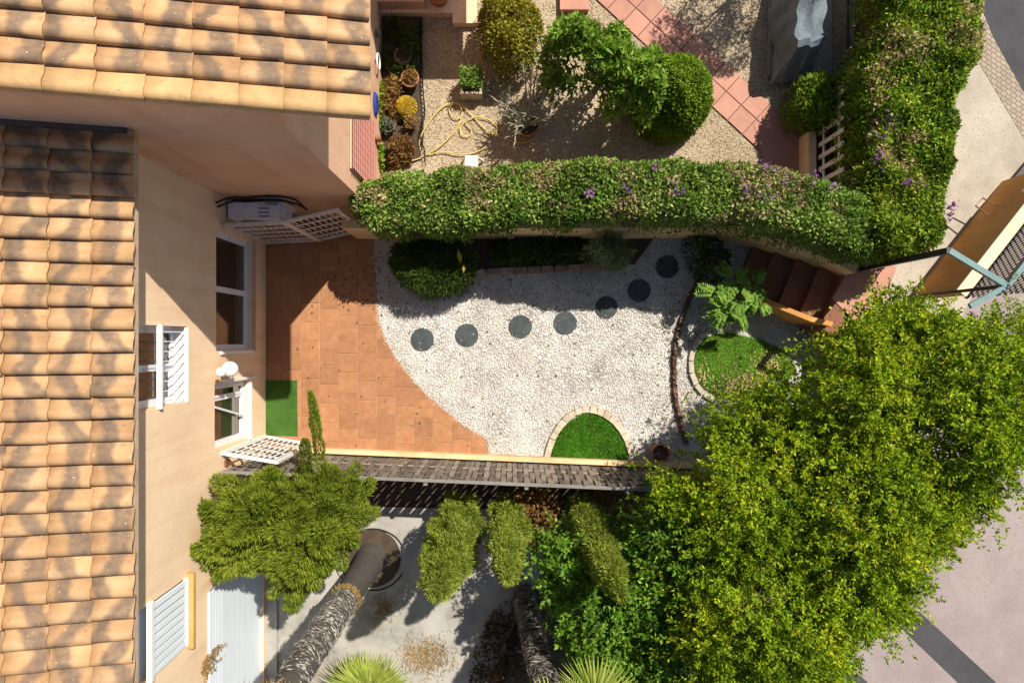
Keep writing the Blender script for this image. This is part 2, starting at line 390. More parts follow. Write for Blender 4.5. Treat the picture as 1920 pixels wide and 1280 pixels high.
M['grass'] = leafmat('lawn_blades', G((.06, .19, .010), (.11, .29, .018), (.18, .38, .035)), .3, .6)
M['grassdry'] = leafmat('mixed_blades', G((.12, .24, .014), (.22, .36, .03), (.32, .42, .05), (.55, .42, .20)), .3, .6)
M['cactus'] = leafmat('golden_spines', G((.55, .36, .02), (.75, .52, .04), (.85, .66, .12)), .2, .6)
M['citrusfruit'] = pm('green_fruit', (.16, .24, .03), .2, 6, .5, 40, .1)

# ------------------------------------------------------------------ numpy foliage
_LAT = np.random.default_rng(5).random((64, 64, 64)).astype(np.float32)
def vnoise(p, scale):
    q = np.asarray(p, dtype=np.float64) * scale + 1000.0
    i = np.floor(q).astype(int); f = q - i; f = f * f * (3 - 2 * f); i &= 63; j = (i + 1) & 63
    def L(a, b, c): return _LAT[a, b, c]
    x0, y0, z0 = i.T; x1, y1, z1 = j.T; fx, fy, fz = f.T
    c00 = L(x0, y0, z0) * (1 - fx) + L(x1, y0, z0) * fx; c10 = L(x0, y1, z0) * (1 - fx) + L(x1, y1, z0) * fx
    c01 = L(x0, y0, z1) * (1 - fx) + L(x1, y0, z1) * fx; c11 = L(x0, y1, z1) * (1 - fx) + L(x1, y1, z1) * fx
    return (c00 * (1 - fy) + c10 * fy) * (1 - fz) + (c01 * (1 - fy) + c11 * fy) * fz
def unit(a): return a / np.maximum(np.linalg.norm(a, axis=1, keepdims=True), 1e-9)
def inside(poly, xy):
    poly = np.asarray(poly); r = np.zeros(len(xy), bool); n = len(poly)
    for i in range(n):
        a = poly[i]; b = poly[(i + 1) % n]
        c = ((a[1] > xy[:, 1]) != (b[1] > xy[:, 1]))
        if a[1] != b[1]:
            r ^= c & (xy[:, 0] < (b[0] - a[0]) * (xy[:, 1] - a[1]) / (b[1] - a[1]) + a[0])
    return r
def edgedist(poly, xy):
    poly = np.asarray(poly); d = np.full(len(xy), 1e9); n = len(poly)
    for i in range(n):
        a = poly[i]; b = poly[(i + 1) % n]; ab = b - a
        t = np.clip(((xy - a) @ ab) / (ab @ ab), 0, 1)
        d = np.minimum(d, np.linalg.norm(xy - (a + t[:, None] * ab), axis=1))
    return d
def sample(poly, n, rg):
    poly = np.asarray(poly); lo = poly.min(0); hi = poly.max(0); out = np.zeros((0, 2))
    while len(out) < n:
        q = lo + rg.random((n * 2, 2)) * (hi - lo); out = np.vstack([out, q[inside(poly, q)]])
    return out[:n]
def leaves(name, pos, axis, nrm, ln, wd, m, parent=None, fold=.12):
    N = len(pos); axis = unit(axis); nrm = unit(nrm - axis * (nrm * axis).sum(1, keepdims=True)); sd = np.cross(axis, nrm)
    ln = np.broadcast_to(ln, (N,))[:, None]; wd = np.broadcast_to(wd, (N,))[:, None]
    v = np.empty((N, 4, 3)); v[:, 0] = pos; mid = pos + axis * ln * .45 + nrm * wd * fold
    v[:, 1] = mid + sd * wd * .5; v[:, 3] = mid - sd * wd * .5; v[:, 2] = pos + axis * ln
    me = bpy.data.meshes.new(name); me.vertices.add(N * 4); me.vertices.foreach_set('co', v.astype(np.float32).ravel())
    b = (np.arange(N) * 4)[:, None]; idx = np.hstack([b, b + 1, b + 2, b, b + 2, b + 3]).astype(np.int32).ravel()
    me.loops.add(N * 6); me.loops.foreach_set('vertex_index', idx)
    me.polygons.add(N * 2); me.polygons.foreach_set('loop_start', np.arange(0, N * 6, 3, dtype=np.int32))
    try: me.polygons.foreach_set('loop_total', np.full(N * 2, 3, np.int32))
    except Exception: pass
    me.update(calc_edges=True)
    return link(name, me, m, parent)
def rdir(n, rg): return unit(rg.normal(size=(n, 3)))
def crown(poly, n, zlo, zhi, rim, rg, bumps=.35, bscale=1.6, depth=.35, ragged=.5, side=0.0, zbot=None, keep=.0):
    """points on and just under a lumpy dome standing on the outline poly (world xy); returns positions and outward normals"""
    poly = np.asarray(poly, float); c = poly.mean(0)
    xy = sample(poly, n, rg); d = np.clip(edgedist(poly, xy) / rim, 0, 1); h = np.sqrt(np.clip(1 - (1 - d) ** 2, 0, 1))
    p3 = np.column_stack([xy, np.zeros(n)])
    b1 = vnoise(p3, bscale); b2 = vnoise(p3 + 7, bscale * 2.7)
    z = zlo + (zhi - zlo) * h + bumps * (b1 - .5) * 2 * (.4 + .6 * h) + bumps * .5 * (b2 - .5) * 2
    e = rg.exponential(depth, n); z = z - e
    if side > 0:
        k = int(n * side); ii = rg.choice(n, k, replace=False)
        t = d[ii]; xy2 = xy[ii]; pull = edgedist(poly, xy2)[:, None]
        zz = (zbot if zbot is not None else zlo - .5) + rg.random(k) * (z[ii] - (zbot if zbot is not None else zlo - .5))
        z[ii] = zz
    ok = np.ones(n, bool)
    if ragged > 0:
        rn = vnoise(p3 + 31, bscale * 1.9) * .7 + vnoise(p3 + 57, bscale * 5) * .3
        ok &= ~((d < .5) & (rn < ragged * (1 - d / .5) + .12))
    if keep > 0:
        gp = vnoise(np.column_stack([xy, z * .6]) + 91, bscale * 2.2); ok &= gp > keep
    eps = .08
    def hh(q):
        dd = np.clip(edgedist(poly, q) / rim, 0, 1); p = np.column_stack([q, np.zeros(len(q))])
        return (zhi - zlo) * np.sqrt(np.clip(1 - (1 - dd) ** 2, 0, 1)) + bumps * (vnoise(p, bscale) - .5) * 2
    xy = xy[ok]; z = z[ok]
    h0 = hh(xy); gx = (hh(xy + [eps, 0]) - h0) / eps; gy = (hh(xy + [0, eps]) - h0) / eps
    nn = unit(np.column_stack([-gx, -gy, np.ones(len(xy)) * .8]))
    return np.column_stack([xy, z]), nn
def leafy(name, pts, nn, L, W, m, rg, parent=None, tilt=.7, jit=.25, up=.15, fold=.12):
    N = len(pts); r = rdir(N, rg)
    nr = unit(nn * (1 - tilt) + r * tilt); ax = unit(rdir(N, rg) + nn * .5 + np.array([0, 0, up]))
    ln = L * (1 + jit * rg.normal(size=N)).clip(.5, 1.7); wd = W * (1 + jit * rg.normal(size=N)).clip(.5, 1.7)
    return leaves(name, pts, ax, nr, ln, wd, m, parent, fold)
def circle(c, r, n=20, sx=1, sy=1, wob=0.0, seed=0):
    q = random.Random(seed)
    return [(c[0] + r * sx * math.cos(2 * math.pi * i / n) * (1 + wob * (q.random() - .5)), c[1] + r * sy * math.sin(2 * math.pi * i / n) * (1 + wob * (q.random() - .5))) for i in range(n)]
def stones(name, pts, size, m, rg, parent=None, kind='stuff', label=None, cat=None):
    """one scatter of small pebbles: squashed octahedra"""
    N = len(pts); base = np.array([(1, 0, 0), (0, 1, 0), (-1, 0, 0), (0, -1, 0), (0, 0, .75), (0, 0, -.5)], float)
    th = rg.random(N) * 6.283; c, s = np.cos(th), np.sin(th)
    sc = size * (.65 + .7 * rg.random((N, 1, 1))); v = np.tile(base, (N, 1, 1)) * (1 + .45 * (rg.random((N, 6, 3)) - .5)) * sc
    v[:, :, 1] *= (.6 + .4 * rg.random((N, 1)))
    x = v[:, :, 0] * c[:, None] - v[:, :, 1] * s[:, None]; y = v[:, :, 0] * s[:, None] + v[:, :, 1] * c[:, None]
    v = np.stack([x, y, v[:, :, 2] + .25 * v[:, :, 0] * (rg.random((N, 1)) - .5)], 2) + np.asarray(pts)[:, None, :]
    fc = np.array([(0, 1, 4), (1, 2, 4), (2, 3, 4), (3, 0, 4), (1, 0, 5), (2, 1, 5), (3, 2, 5), (0, 3, 5)])
    idx = ((np.arange(N) * 6)[:, None, None] + fc[None]).astype(np.int32).ravel()
    me = bpy.data.meshes.new(name); me.vertices.add(N * 6); me.vertices.foreach_set('co', v.astype(np.float32).ravel())
    me.loops.add(len(idx)); me.loops.foreach_set('vertex_index', idx); me.polygons.add(N * 8)
    me.polygons.foreach_set('loop_start', np.arange(0, len(idx), 3, dtype=np.int32)); me.update(calc_edges=True)
    o = link(name, me, m, parent)
    return tag(o, label, cat, None, kind)
def clip_half(poly, p, nrm):
    out = []
    for i in range(len(poly)):
        a = Vector(poly[i]); b = Vector(poly[(i + 1) % len(poly)])
        da = (a - p).dot(nrm); db = (b - p).dot(nrm)
        if da >= 0: out.append(tuple(a))
        if (da >= 0) != (db >= 0): out.append(tuple(a.lerp(b, da / (da - db))))
    return out

# ================================================================== THE SETTING
ST = dict(kind='structure')
g = MB().add([(-400, -400, -.09), (400, -400, -.09), (400, 400, -.09), (-400, 400, -.09)], [(0, 1, 2, 3)]).build('ground', M['earth'])
tag(g, 'bare brown earth under and around the gardens', 'ground', kind='structure')

# terrace: tiles cut along the curved gravel edge
TB = [(-4.45, 2.25), (-4.45, -2.06)]
EDGE = [tuple(P(*q)[:2]) for q in bez([Vector((a, b)) for a, b in [(697, 400), (702, 470), (706, 560), (716, 615), (738, 662), (775, 712), (822, 757), (870, 796), (912, 822), (917, 838), (917, 870)]], 5)]
terr_poly = [(-4.45, 2.25)] + EDGE + [(-4.45, -2.08)]
terrace = MB().prism(terr_poly, -.085, -.012).build('terrace', M['grout'])
tag(terrace, 'terracotta tiled terrace along the house wall', 'terrace', kind='structure')
TS = .338
tile_cache = {}
ex = np.array(EDGE)
for i in range(-1, 16):
    x0 = -4.45 + i * TS * 1.0
    off = [0, .09, -.06, .12, .02, -.10, .07, .15, -.03, .10, .0, .06, -.08, .1, .03, .05, .02][i + 1]
    for j in range(-1, 15):
        y0 = 2.25 - (j + 1) * TS + off
        gp = .005
        q = [(x0 + gp, y0 + gp), (x0 + TS - gp, y0 + gp), (x0 + TS - gp, y0 + TS - gp), (x0 + gp, y0 + TS - gp)]
        full = True
        q2 = q
        for (pt, nn) in (((-4.44, 0), (1, 0)), ((0, 2.24), (0, -1)), ((0, -2.07), (0, 1))):
            q3 = clip_half(q2, Vector(pt), Vector(nn))
            if len(q3) != len(q2) or any((Vector(a) - Vector(b)).length > 1e-6 for a, b in zip(q2, q3)): full = False
            q2 = q3
            if len(q2) < 3: break
        if len(q2) < 3: continue
        cx = sum(p[0] for p in q2) / len(q2); cy = sum(p[1] for p in q2) / len(q2)
        for k in range(len(EDGE) - 1):
            a = Vector(EDGE[k]); b = Vector(EDGE[k + 1])
            ymax, ymin = max(a.y, b.y), min(a.y, b.y)
            if ymax < min(p[1] for p in q2) - .02 or ymin > max(p[1] for p in q2) + .02: continue
            if min(a.x, b.x) > x0 + TS + .2 or max(a.x, b.x) < x0 - .4: continue
            d = (b - a).normalized(); nr = Vector((d.y, -d.x))          # towards -x side
            if nr.x > 0: nr = -nr
            m_ = (a + b) / 2
            if (Vector((cx, cy)) - m_).length > .42 and (Vector((cx, cy)) - m_).dot(nr) > 0: continue
            q3 = clip_half(q2, a + nr * .01, nr)
            if len(q3) < 3: q2 = []; break
            if len(q3) != len(q2) or any((Vector(u) - Vector(v)).length > 1e-6 for u, v in zip(q2, q3)): full = False
            q2 = q3
        if len(q2) < 3: continue
        ar = abs(sum(q2[t][0] * q2[(t + 1) % len(q2)][1] - q2[(t + 1) % len(q2)][0] * q2[t][1] for t in range(len(q2)))) / 2
        if ar < .004: continue
        if not inside(terr_poly, np.array([[sum(p[0] for p in q2) / len(q2), sum(p[1] for p in q2) / len(q2)]]))[0]: continue
        if full:
            if 'm' not in tile_cache:
                e = TS - 2 * gp; bv = .006; mb = MB()
                v = []
                for z, o_ in ((-.02, 0), (-.004, 0), (0, bv)):
                    v += [(o_, o_, z), (e - o_, o_, z), (e - o_, e - o_, z), (o_, e - o_, z)]
                f = [(8, 9, 10, 11)] + [(t, (t + 1) % 4, 4 + (t + 1) % 4, 4 + t) for t in range(4)] + [(4 + t, 4 + (t + 1) % 4, 8 + (t + 1) % 4, 8 + t) for t in range(4)]
                me = bpy.data.meshes.new('floor_tile'); me.from_pydata(v, [], f); me.materials.append(M['terra']); tile_cache['m'] = me
            o = link('floor_tile', tile_cache['m'], None, terrace); o.location = (q[0][0], q[0][1], rnd.uniform(-.003, .001))
            o.rotation_euler = (rnd.uniform(-.004, .004), rnd.uniform(-.004, .004), rnd.uniform(-.004, .004))
        else:
            MB().prism(q2, -.02, rnd.uniform(-.003, .001)).build('floor_tile', M['terra'], terrace)

# gravel garden floor
gb = MB().prism([(-3.2, 2.2), (5.6, 2.2), (5.6, -2.35), (-3.4, -2.2)], -.088, -.022).build('gravel_bed', M['gravel_base'])
tag(gb, 'white gravel bed between terrace and tree', 'gravel bed', kind='structure')
LAWN1 = PX([(1028, 874), (1036, 835), (1050, 808), (1070, 788), (1093, 776), (1115, 775), (1140, 789), (1162, 815), (1176, 845), (1181, 877)])
LAWN2 = PX([(1301, 690), (1304, 660), (1322, 632), (1360, 622), (1420, 635), (1470, 655), (1492, 690), (1470, 730), (1430, 742), (1390, 750), (1345, 744), (1316, 724)])
gx = sample([(-3.2, 2.0), (5.4, 2.0), (5.4, -2.2), (-3.4, -2.2)], 96000, R)
tp = np.array(terr_poly)
ok = ~inside(tp, gx) & ~inside(LAWN1, gx) & ~inside(LAWN2, gx)
gx = gx[ok]
DISCS = [(792, 636, 21.5), (875.5, 628, 21.5), (976, 612, 21.5), (1060, 605, 21.5), (1137, 576, 21), (1198.5, 544.5, 21.5), (1251, 500, 21.5)]
for a, b, r in DISCS:
    c = P(a, b); gx = gx[np.linalg.norm(gx - np.array(c[:2]), axis=1) > r * H / F * .97]
R2 = np.random.default_rng(3)
stones('white_gravel', np.column_stack([gx, -.016 + .012 * R2.random(len(gx))]), .0118, M['pebble'], R2, label='white decorative gravel spread over the garden floor', cat='gravel')

kick = []
for a, b, r in DISCS:
    c = P(a, b); rr = r * H / F
    for k in range(9):
        an = rnd.uniform(0, 6.28); q_ = rr * math.sqrt(rnd.random()) if k < 3 else rr * rnd.uniform(.9, 1.04); kick.append((c.x + q_ * math.cos(an), c.y + q_ * math.sin(an), .022))
stones('kicked_gravel', np.array(kick), .011, M['pebble'], R2, label='stray white pebbles lying on the round slabs', cat='gravel')

# lawns
for nm, poly, mm, lab in (('lawn', LAWN1, 'grass', 'small half-oval lawn of bright green grass by the woven fence'), ('lawn', LAWN2, 'grassdry', 'patchy lawn of green and dry grass at the foot of the big tree')):
    lw = MB().prism(poly, -.08, .012).build('lawn', M['lawnbase']); tag(lw, lab + ' (turf sheet)' if False else lab, 'lawn', kind='structure')
    n = 16000; xy = sample(poly, n, R)
    ax = np.column_stack([R.normal(0, .35, n), R.normal(0, .35, n), np.ones(n)])
    nr = rdir(n, R)
    o = leaves('grass', np.column_stack([xy, np.full(n, .010)]), ax, nr, .035 + .02 * R.random(n), .008, M[mm])
    tag(o, 'short grass blades of the ' + ('half-oval lawn by the fence' if mm == 'grass' else 'patchy lawn under the tree'), 'grass', kind='stuff')

rgl = np.random.default_rng(61)
xy = np.vstack([rgl.normal(0, 1, (420, 2)) * [.30, .14] + np.array(P(1395, 722)[:2]), rgl.normal(0, 1, (260, 2)) * [.12, .16] + np.array(P(1440, 690)[:2]), rgl.normal(0, 1, (50, 2)) * [.08, .1] + np.array(P(1318, 700)[:2])])
xy = xy[inside(LAWN2, xy)]; n = len(xy)
tag(leaves('dry_grass', np.column_stack([xy, np.full(n, .035)]), np.column_stack([rgl.normal(size=n), rgl.normal(size=n), .5 * rgl.random(n)]), np.column_stack([np.zeros(n), np.zeros(n), np.ones(n)]) + .5 * rdir(n, rgl), .05, .022, leafmat('straw', G((.34, .20, .09), (.50, .34, .18), (.58, .42, .27)), .2, .8)), 'pinkish dry grass and fallen petals on the lawn under the tree', 'dry grass', kind='stuff')
xy = np.vstack([sample([(-2.9, 1.7), (3.6, 1.7), (3.6, .5), (-2.9, .5)], 150, rgl), sample([(-2.6, .6), (2.9, .6), (2.9, -2), (-1, -2)], 60, rgl), sample([(2.7, .9), (3.6, .9), (3.4, -2.1), (2.5, -2.1)], 150, rgl), rgl.normal(0, 1, (60, 2)) * [.35, .3] + np.array([-2.8, 1.0]), sample([(-4.2, 1.5), (-1.5, 1.5), (-1, -1.9), (-4.2, -1.9)], 26, rgl)])
n = len(xy); tag(leaves('fallen_leaves', np.column_stack([xy, np.full(n, .012)]), np.column_stack([rgl.normal(size=n), rgl.normal(size=n), .1 * rgl.random(n)]), np.column_stack([np.zeros(n), np.zeros(n), np.ones(n)]) + .3 * rdir(n, rgl), .045 + .02 * rgl.random(n), .028, leafmat('fallen_leaf', G((.10, .05, .02), (.24, .13, .05), (.07, .08, .03), (.34, .22, .10)), .15, .8)), 'brown leaves fallen over gravel and terrace', 'leaf litter', kind='stuff')
ee = np.array(EDGE); k = rgl.integers(0, len(ee) - 1, 420); t = rgl.random((420, 1)); q = ee[k] * (1 - t) + ee[k + 1] * t - np.column_stack([np.abs(rgl.exponential(.035, 420)), np.zeros(420)])
stones('spilled_gravel', np.column_stack([q, np.full(420, .006)]), .010, M['pebble'], rgl, label='white pebbles spilled over the terrace edge', cat='gravel')

# upper garden floor
sg = MB().prism([(-2.35, 2.2), (6.0, 2.2), (6.0, 12), (-2.35, 12)], -.088, -.02).build('sandy_garden_floor', M['sand'])
tag(sg, 'beige sandy gravel floor of the upper garden', 'ground', kind='structure')
xy = sample([(-2.3, 2.3), (5.9, 2.3), (5.9, 6.2), (-2.3, 6.2)], 26000, R)
stones('sandy_gravel', np.column_stack([xy, -.018 + .008 * R.random(len(xy))]), .013, M['pebble2'], R, label='small beige stones strewn over the upper garden', cat='gravel')

# lower garden
lg = MB().prism([(-4.45, -2.3), (5.55, -2.45), (5.55, -14), (-4.45, -14)], -.088, -.03).build('lower_garden_soil', M['soil'])
tag(lg, 'dark litter-covered soil of the lower garden', 'ground', kind='structure')
cp = MB().prism(PX([(512, 955), (700, 950), (985, 955), (1015, 1010), (1020, 1060), (1000, 1110), (985, 1150), (955, 1185), (945, 1225), (920, 1260), (905, 1330), (500, 1400), (512, 1100)], 0), -.08, -.004).build('concrete_patio', M['concrete'])
tag(cp, 'stained pale concrete patio around the palm trunk', 'patio', kind='structure')
# dry thatch lying on the patio
n = 900; xy = np.vstack([np.random.default_rng(1).normal(0, 1, (n, 2)) * [.26, .17] + np.array(P(800, 1230)[:2]), np.random.default_rng(2).normal(0, 1, (n // 3, 2)) * [.10, .12] + np.array(P(720, 1135)[:2]), np.random.default_rng(4).normal(0, 1, (n // 2, 2)) * [.35, .3] + np.array(P(560, 1265)[:2])])
N = len(xy); ax = np.column_stack([R.normal(size=N), R.normal(size=N), R.normal(0, .12, N)])
tag(leaves('leaf_litter', np.column_stack([xy, .004 + .02 * R.random(N)]), ax, np.column_stack([np.zeros(N), np.zeros(N), np.ones(N)]) + .4 * rdir(N, R), .07 + .05 * R.random(N), .008, M['dryplant']), 'dry straw and palm litter strewn on the concrete', 'litter', kind='stuff')

# street level
ZS = .8
street = MB().prism([(5.55, -60), (90, -60), (90, 60), (6.05, 60), (6.05, 1.35), (5.55, 1.2)], -.085, ZS).build('street', M['road'])
tag(street, 'grey mauve asphalt street on the right', 'street', kind='structure')
pv = PX([(1610, 600), (1640, 480), (1760, 440), (1770, 300), (1790, 0), (1800, -400), (2500, -400), (2500, 60), (1945, 300), (1800, 600)], ZS)
pavement = MB().prism(pv, ZS - .1, ZS + .012).build('pavement', M['pave']); tag(pavement, 'pale concrete pavement beyond the hedge', 'pavement', kind='structure')
pb = PX([(1826, 60), (1846, 30), (1935, 200), (1935, 285), (1829, 108)], ZS + .012)
tag(MB().prism(pb, ZS, ZS + .017).build('paving_band', M['pavers']), 'band of small grid pavers along the dark corner surface', 'paving', kind='structure')
ln_ = PX([(1831, 106), (1834, 103), (1940, 262), (1937, 267)], ZS + .012)
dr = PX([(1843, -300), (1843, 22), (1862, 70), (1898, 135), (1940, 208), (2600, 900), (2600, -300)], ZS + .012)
tag(MB().prism(dr, ZS, ZS + .021).build('dark_corner_sheet', M['road_dark']), 'dark surface in the upper right corner', 'road', kind='structure')  # dark-toned sheet over the upper right corner
for poly, lab in (([(1682, 1162), (1690, 1145), (1706, 1140), (1724, 1146), (1880, 1290), (1930, 1340), (1860, 1340), (1695, 1182)], 'broad dark strip of street running to the lower right'),
                  ([(1568, 1246), (1580, 1243), (1602, 1256), (1640, 1290), (1660, 1330), (1610, 1340), (1596, 1285)], 'short dark strip of street beside the tree crown, bottom edge')):
    tag(MB().prism(PX(poly, ZS), ZS - .01, ZS + .004).build('dark_street_strip', M['road_dark']), lab, 'road patch', kind='structure')  # dark-toned strips laid just above the street surface

# ================================================================== HOUSES
XW = -4.40                       # east wall plane of the left house
YS = 2.20                        # south wall plane of the upper house
XE = -2.33                       # east wall plane of the upper house
PITCH = .254
TW = .229                        # roof tile width

def holed_wall(u0, u1, v0, v1, holes, to3, depth):
    """wall face with rectangular openings and their reveals; to3(u, v, d) gives the point d behind the face"""
    mb = MB()
    us = sorted({u0, u1} | {h[0] for h in holes} | {h[1] for h in holes}); vs = sorted({v0, v1} | {h[2] for h in holes} | {h[3] for h in holes})
    for a, b in zip(us, us[1:]):
        for c, d in zip(vs, vs[1:]):
            mu, mv = (a + b) / 2, (c + d) / 2
            if any(h[0] < mu < h[1] and h[2] < mv < h[3] for h in holes): continue
            mb.add([to3(a, c, 0), to3(b, c, 0), to3(b, d, 0), to3(a, d, 0)], [(0, 1, 2, 3)])
    for h in holes:
        a, b, c, d = h
        for p, q in (((a, c), (b, c)), ((b, c), (b, d)), ((b, d), (a, d)), ((a, d), (a, c))):
            mb.add([to3(*p, 0), to3(*q, 0), to3(*q, depth), to3(*p, depth)], [(0, 1, 2, 3)])
        mb.add([to3(a, c, depth), to3(b, c, depth), to3(b, d, depth), to3(a, d, depth)], [(0, 1, 2, 3)])
    return mb

def tile_mesh(name, m, flat=False):
    prof = [(0, -.008), (.001, .030), (.010, .047), (.030, .062), (.056, .068), (.084, .063), (.108, .048), (.128, .030), (.145, .014), (.162, .005), (.185, .0), (.210, -.002), (.234, -.002)]
    L = .425; t = .013
    n = len(prof); v = []
    for xi, (x, lift) in enumerate(((0, 0.0), (L * .5, .010), (L, .020))):
        for y, z in prof: v.append((x, y, z + lift))
        for y, z in prof: v.append((x, y, z + lift - t))
    f = []
    for s in range(2):
        o = s * 2 * n; q = (s + 1) * 2 * n
        for i in range(n - 1):
            f.append((o + i, q + i, q + i + 1, o + i + 1)); f.append((o + n + i, o + n + i + 1, q + n + i + 1, q + n + i))
        f.append((o, o + n, q + n, q)); f.append((o + n - 1, q + n - 1, q + 2 * n - 1, o + 2 * n - 1))
    for o in (0, 4 * n):
        for i in range(n - 1):
            f.append((o + i, o + i + 1, o + n + i + 1, o + n + i) if o == 0 else (o + i, o + n + i, o + n + i + 1, o + i + 1))
    me = bpy.data.meshes.new(name); me.from_pydata(v, [], f); me.materials.append(m); me.update()
    me.polygons.foreach_set('use_smooth', [len(set(p.vertices)) == 4 and i < 4 * (n - 1) + 2 * 2 for i, p in enumerate(me.polygons)])
    return me
TILE = tile_mesh('roof_tile', M['roof'])
VTILE = tile_mesh('verge_tile', M['verge'])
ANG = math.atan(PITCH)
def lay_tiles(roof, xe, ze, y0, rows, cols, expo, verge=False):
    """rows run along y from y0 northwards, columns run uphill (-x) from the eave"""
    for j in range(rows):
        for i in range(cols):
            vt = verge and j == 0
            o = link('verge_tile' if vt else 'roof_tile', VTILE if vt else TILE, None, roof)
            x1 = xe - i * expo                      # lower end of this tile
            jx = rnd.uniform(-.008, .008); x0 = x1 - .425 * math.cos(ANG)
            z0 = ze + PITCH * (xe - x0)
            o.location = (x0 + jx, y0 + j * TW + rnd.uniform(-.005, .005), z0 + rnd.uniform(-.004, .005) + (.012 if vt else 0))
            o.rotation_euler = (rnd.uniform(-.022, .022), ANG + rnd.uniform(-.012, .012), rnd.uniform(-.018, .018))

# ---------------------------------------------------------------- left house
hl = empty('house', (XW, -2, 0), 'cream rendered house on the left with a long clay tile roof', 'house')
W1 = (-.14, 1.68, .65, 2.05); W2 = (-1.60, -.63, .80, 2.10); W3 = (-.83, .20, 2.93, 4.35); W4 = (-4.09, -3.18, 3.0, 4.3); D5 = (-6.6, -3.62, .10, 2.32)
to3 = lambda u, v, d: (XW - d, u, v)
wall = holed_wall(-9, YS + .05, -.085, 5.2, [W1, W2, W3, W4, D5], to3, .27).build('wall', M['plaster'], hl)
RZL = 5.10; XEL = -3.92
zr = lambda x: RZL + PITCH * (XEL - x)
roof = MB().add([(XEL - .03, -9, zr(XEL) - .02), (XEL - .03, YS + .03, zr(XEL) - .02), (-12, YS + .03, zr(-12) - .02), (-12, -9, zr(-12) - .02),
                 (XEL - .03, -9, zr(XEL) - .12), (XEL - .03, YS + .03, zr(XEL) - .12), (-12, YS + .03, zr(-12) - .12), (-12, -9, zr(-12) - .12)],
                [(0, 1, 2, 3), (7, 6, 5, 4), (0, 4, 5, 1), (2, 6, 7, 3), (1, 5, 6, 2), (0, 3, 7, 4)]).build('roof', M['mortar'], hl)
lay_tiles(roof, XEL, RZL, YS - 27 * TW - .02, 27, 5, .379)
MB().bar((XEL - .05, YS - .03, zr(XEL) + .06), (-7, YS - .03, zr(-7) + .06), .05, .03).build('flashing', M['soot'], roof)
# soffit ledge
MB().box((XW + .18, -3.4, RZL - .16), (.36, 11, .05)).build('soffit', M['plaster'], hl)

def window(name, W, wallx, split, parent, rail=.05, glass_d=.13, label=None):
    a, b, c, d = W
    x = wallx - glass_d
    w_ = MB()
    # outer frame
    w_.box((x + .02, (a + b) / 2, c + rail / 2), (.06, b - a, rail)); w_.box((x + .02, (a + b) / 2, d - rail / 2), (.06, b - a, rail))
    w_.box((x + .02, a + rail / 2, (c + d) / 2), (.058, rail, d - c - 2 * rail)); w_.box((x + .02, b - rail / 2, (c + d) / 2), (.058, rail, d - c - 2 * rail))
    wn = w_.build('window', M['pvc'], parent)
    ys = [a + rail] + split + [b - rail]
    for i, (p, q) in enumerate(zip(ys, ys[1:])):
        dx = .012 if i % 2 else 0
        s = MB(); r = .042
        s.box((x + .025 + dx, (p + q) / 2, c + rail + r / 2), (.035, q - p, r)); s.box((x + .025 + dx, (p + q) / 2, d - rail - r / 2), (.035, q - p, r))
        s.box((x + .025 + dx, p + r / 2, (c + d) / 2), (.034, r, d - c - 2 * rail - 2 * r)); s.box((x + .025 + dx, q - r / 2, (c + d) / 2), (.034, r, d - c - 2 * rail - 2 * r))
        s.build('sash', M['pvc'], wn)
        MB().box((x + .052 + dx, q - r / 2, (c + d) / 2), (.02, .018, .11)).build('handle', M['white'], wn)
        MB().box((x + .012 + dx, (p + q) / 2, (c + d) / 2), (.006, q - p - 2 * r + .004, d - c - 2 * rail - 2 * r + .004)).build('pane', M['glass'], wn)
    return wn
w1 = window('window', W1, XW, [.80], hl)
MB().box((XW + .01, (W1[0] + W1[1]) / 2, W1[2] - .02), (.10, W1[1] - W1[0] + .06, .035)).build('sill', M['plaster2'], w1)
MB().box((XW + .012, W1[0] - .03, 1.25), (.05, .05, 1.35)).build('trim', M['white'], w1)
w2 = window('window', W2, XW, [-.86], hl)
MB().box((XW + .012, W2[1] + .03, 1.2), (.06, .05, 1.3)).build('trim', M['white'], w2)
# leaning screen inside the lower window
s = MB(); s.bar((XW - .05, -.98, 2.0), (XW - .05, -1.22, .92), .03, .03); s.build('sash_stay', M['pvc'], w2)
MB().box((XW + .015, (W2[0] + W2[1]) / 2, W2[2] - .02), (.07, W2[1] - W2[0] + .08, .03)).build('sill', M['white'], w2)
w3 = window('window', W3, XW, [-.34], hl, glass_d=.24)
MB().box((XW - .10, (W3[0] + W3[1]) / 2, W3[2] + .012), (.225, W3[1] - W3[0] - .01, .03)).build('sill', M['white'], w3)
# low window guard: wide top rail and upright bars
gr = MB().box((XW + .015, (W3[0] + W3[1]) / 2, 3.70), (.06, W3[1] - W3[0] + .02, .045)).build('guard_rail', M['white'], hl)
MB().box((XW - .01, (W3[0] + W3[1]) / 2, 2.985), (.018, W3[1] - W3[0] - .02, .018)).build('bottom_rail', M['white'], gr)
for k in range(8):
    y = W3[0] + .075 + k * (W3[1] - W3[0] - .15) / 7
    MB().bar((XW - .01, y, 2.99), (XW - .005, y, 3.68), .013, .013).build('bar', M['white'], gr)
w4 = window('window', W4, XW, [], hl, glass_d=.14)
MB().box((XW - .10, (W4[0] + W4[1]) / 2, (W4[2] + W4[3]) / 2), (.02, W4[1] - W4[0] - .08, W4[3] - W4[2] - .1)).build('blind', M['shutter'], w4)
g4 = MB().box((XW + .02, (W4[0] + W4[1]) / 2, 3.93), (.06, W4[1] - W4[0] + .06, .07)).build('grille', M['white'], hl)
MB().box((XW + .02, (W4[0] + W4[1]) / 2, W4[2] + .02), (.05, W4[1] - W4[0], .05)).build('bottom_rail', M['white'], g4)
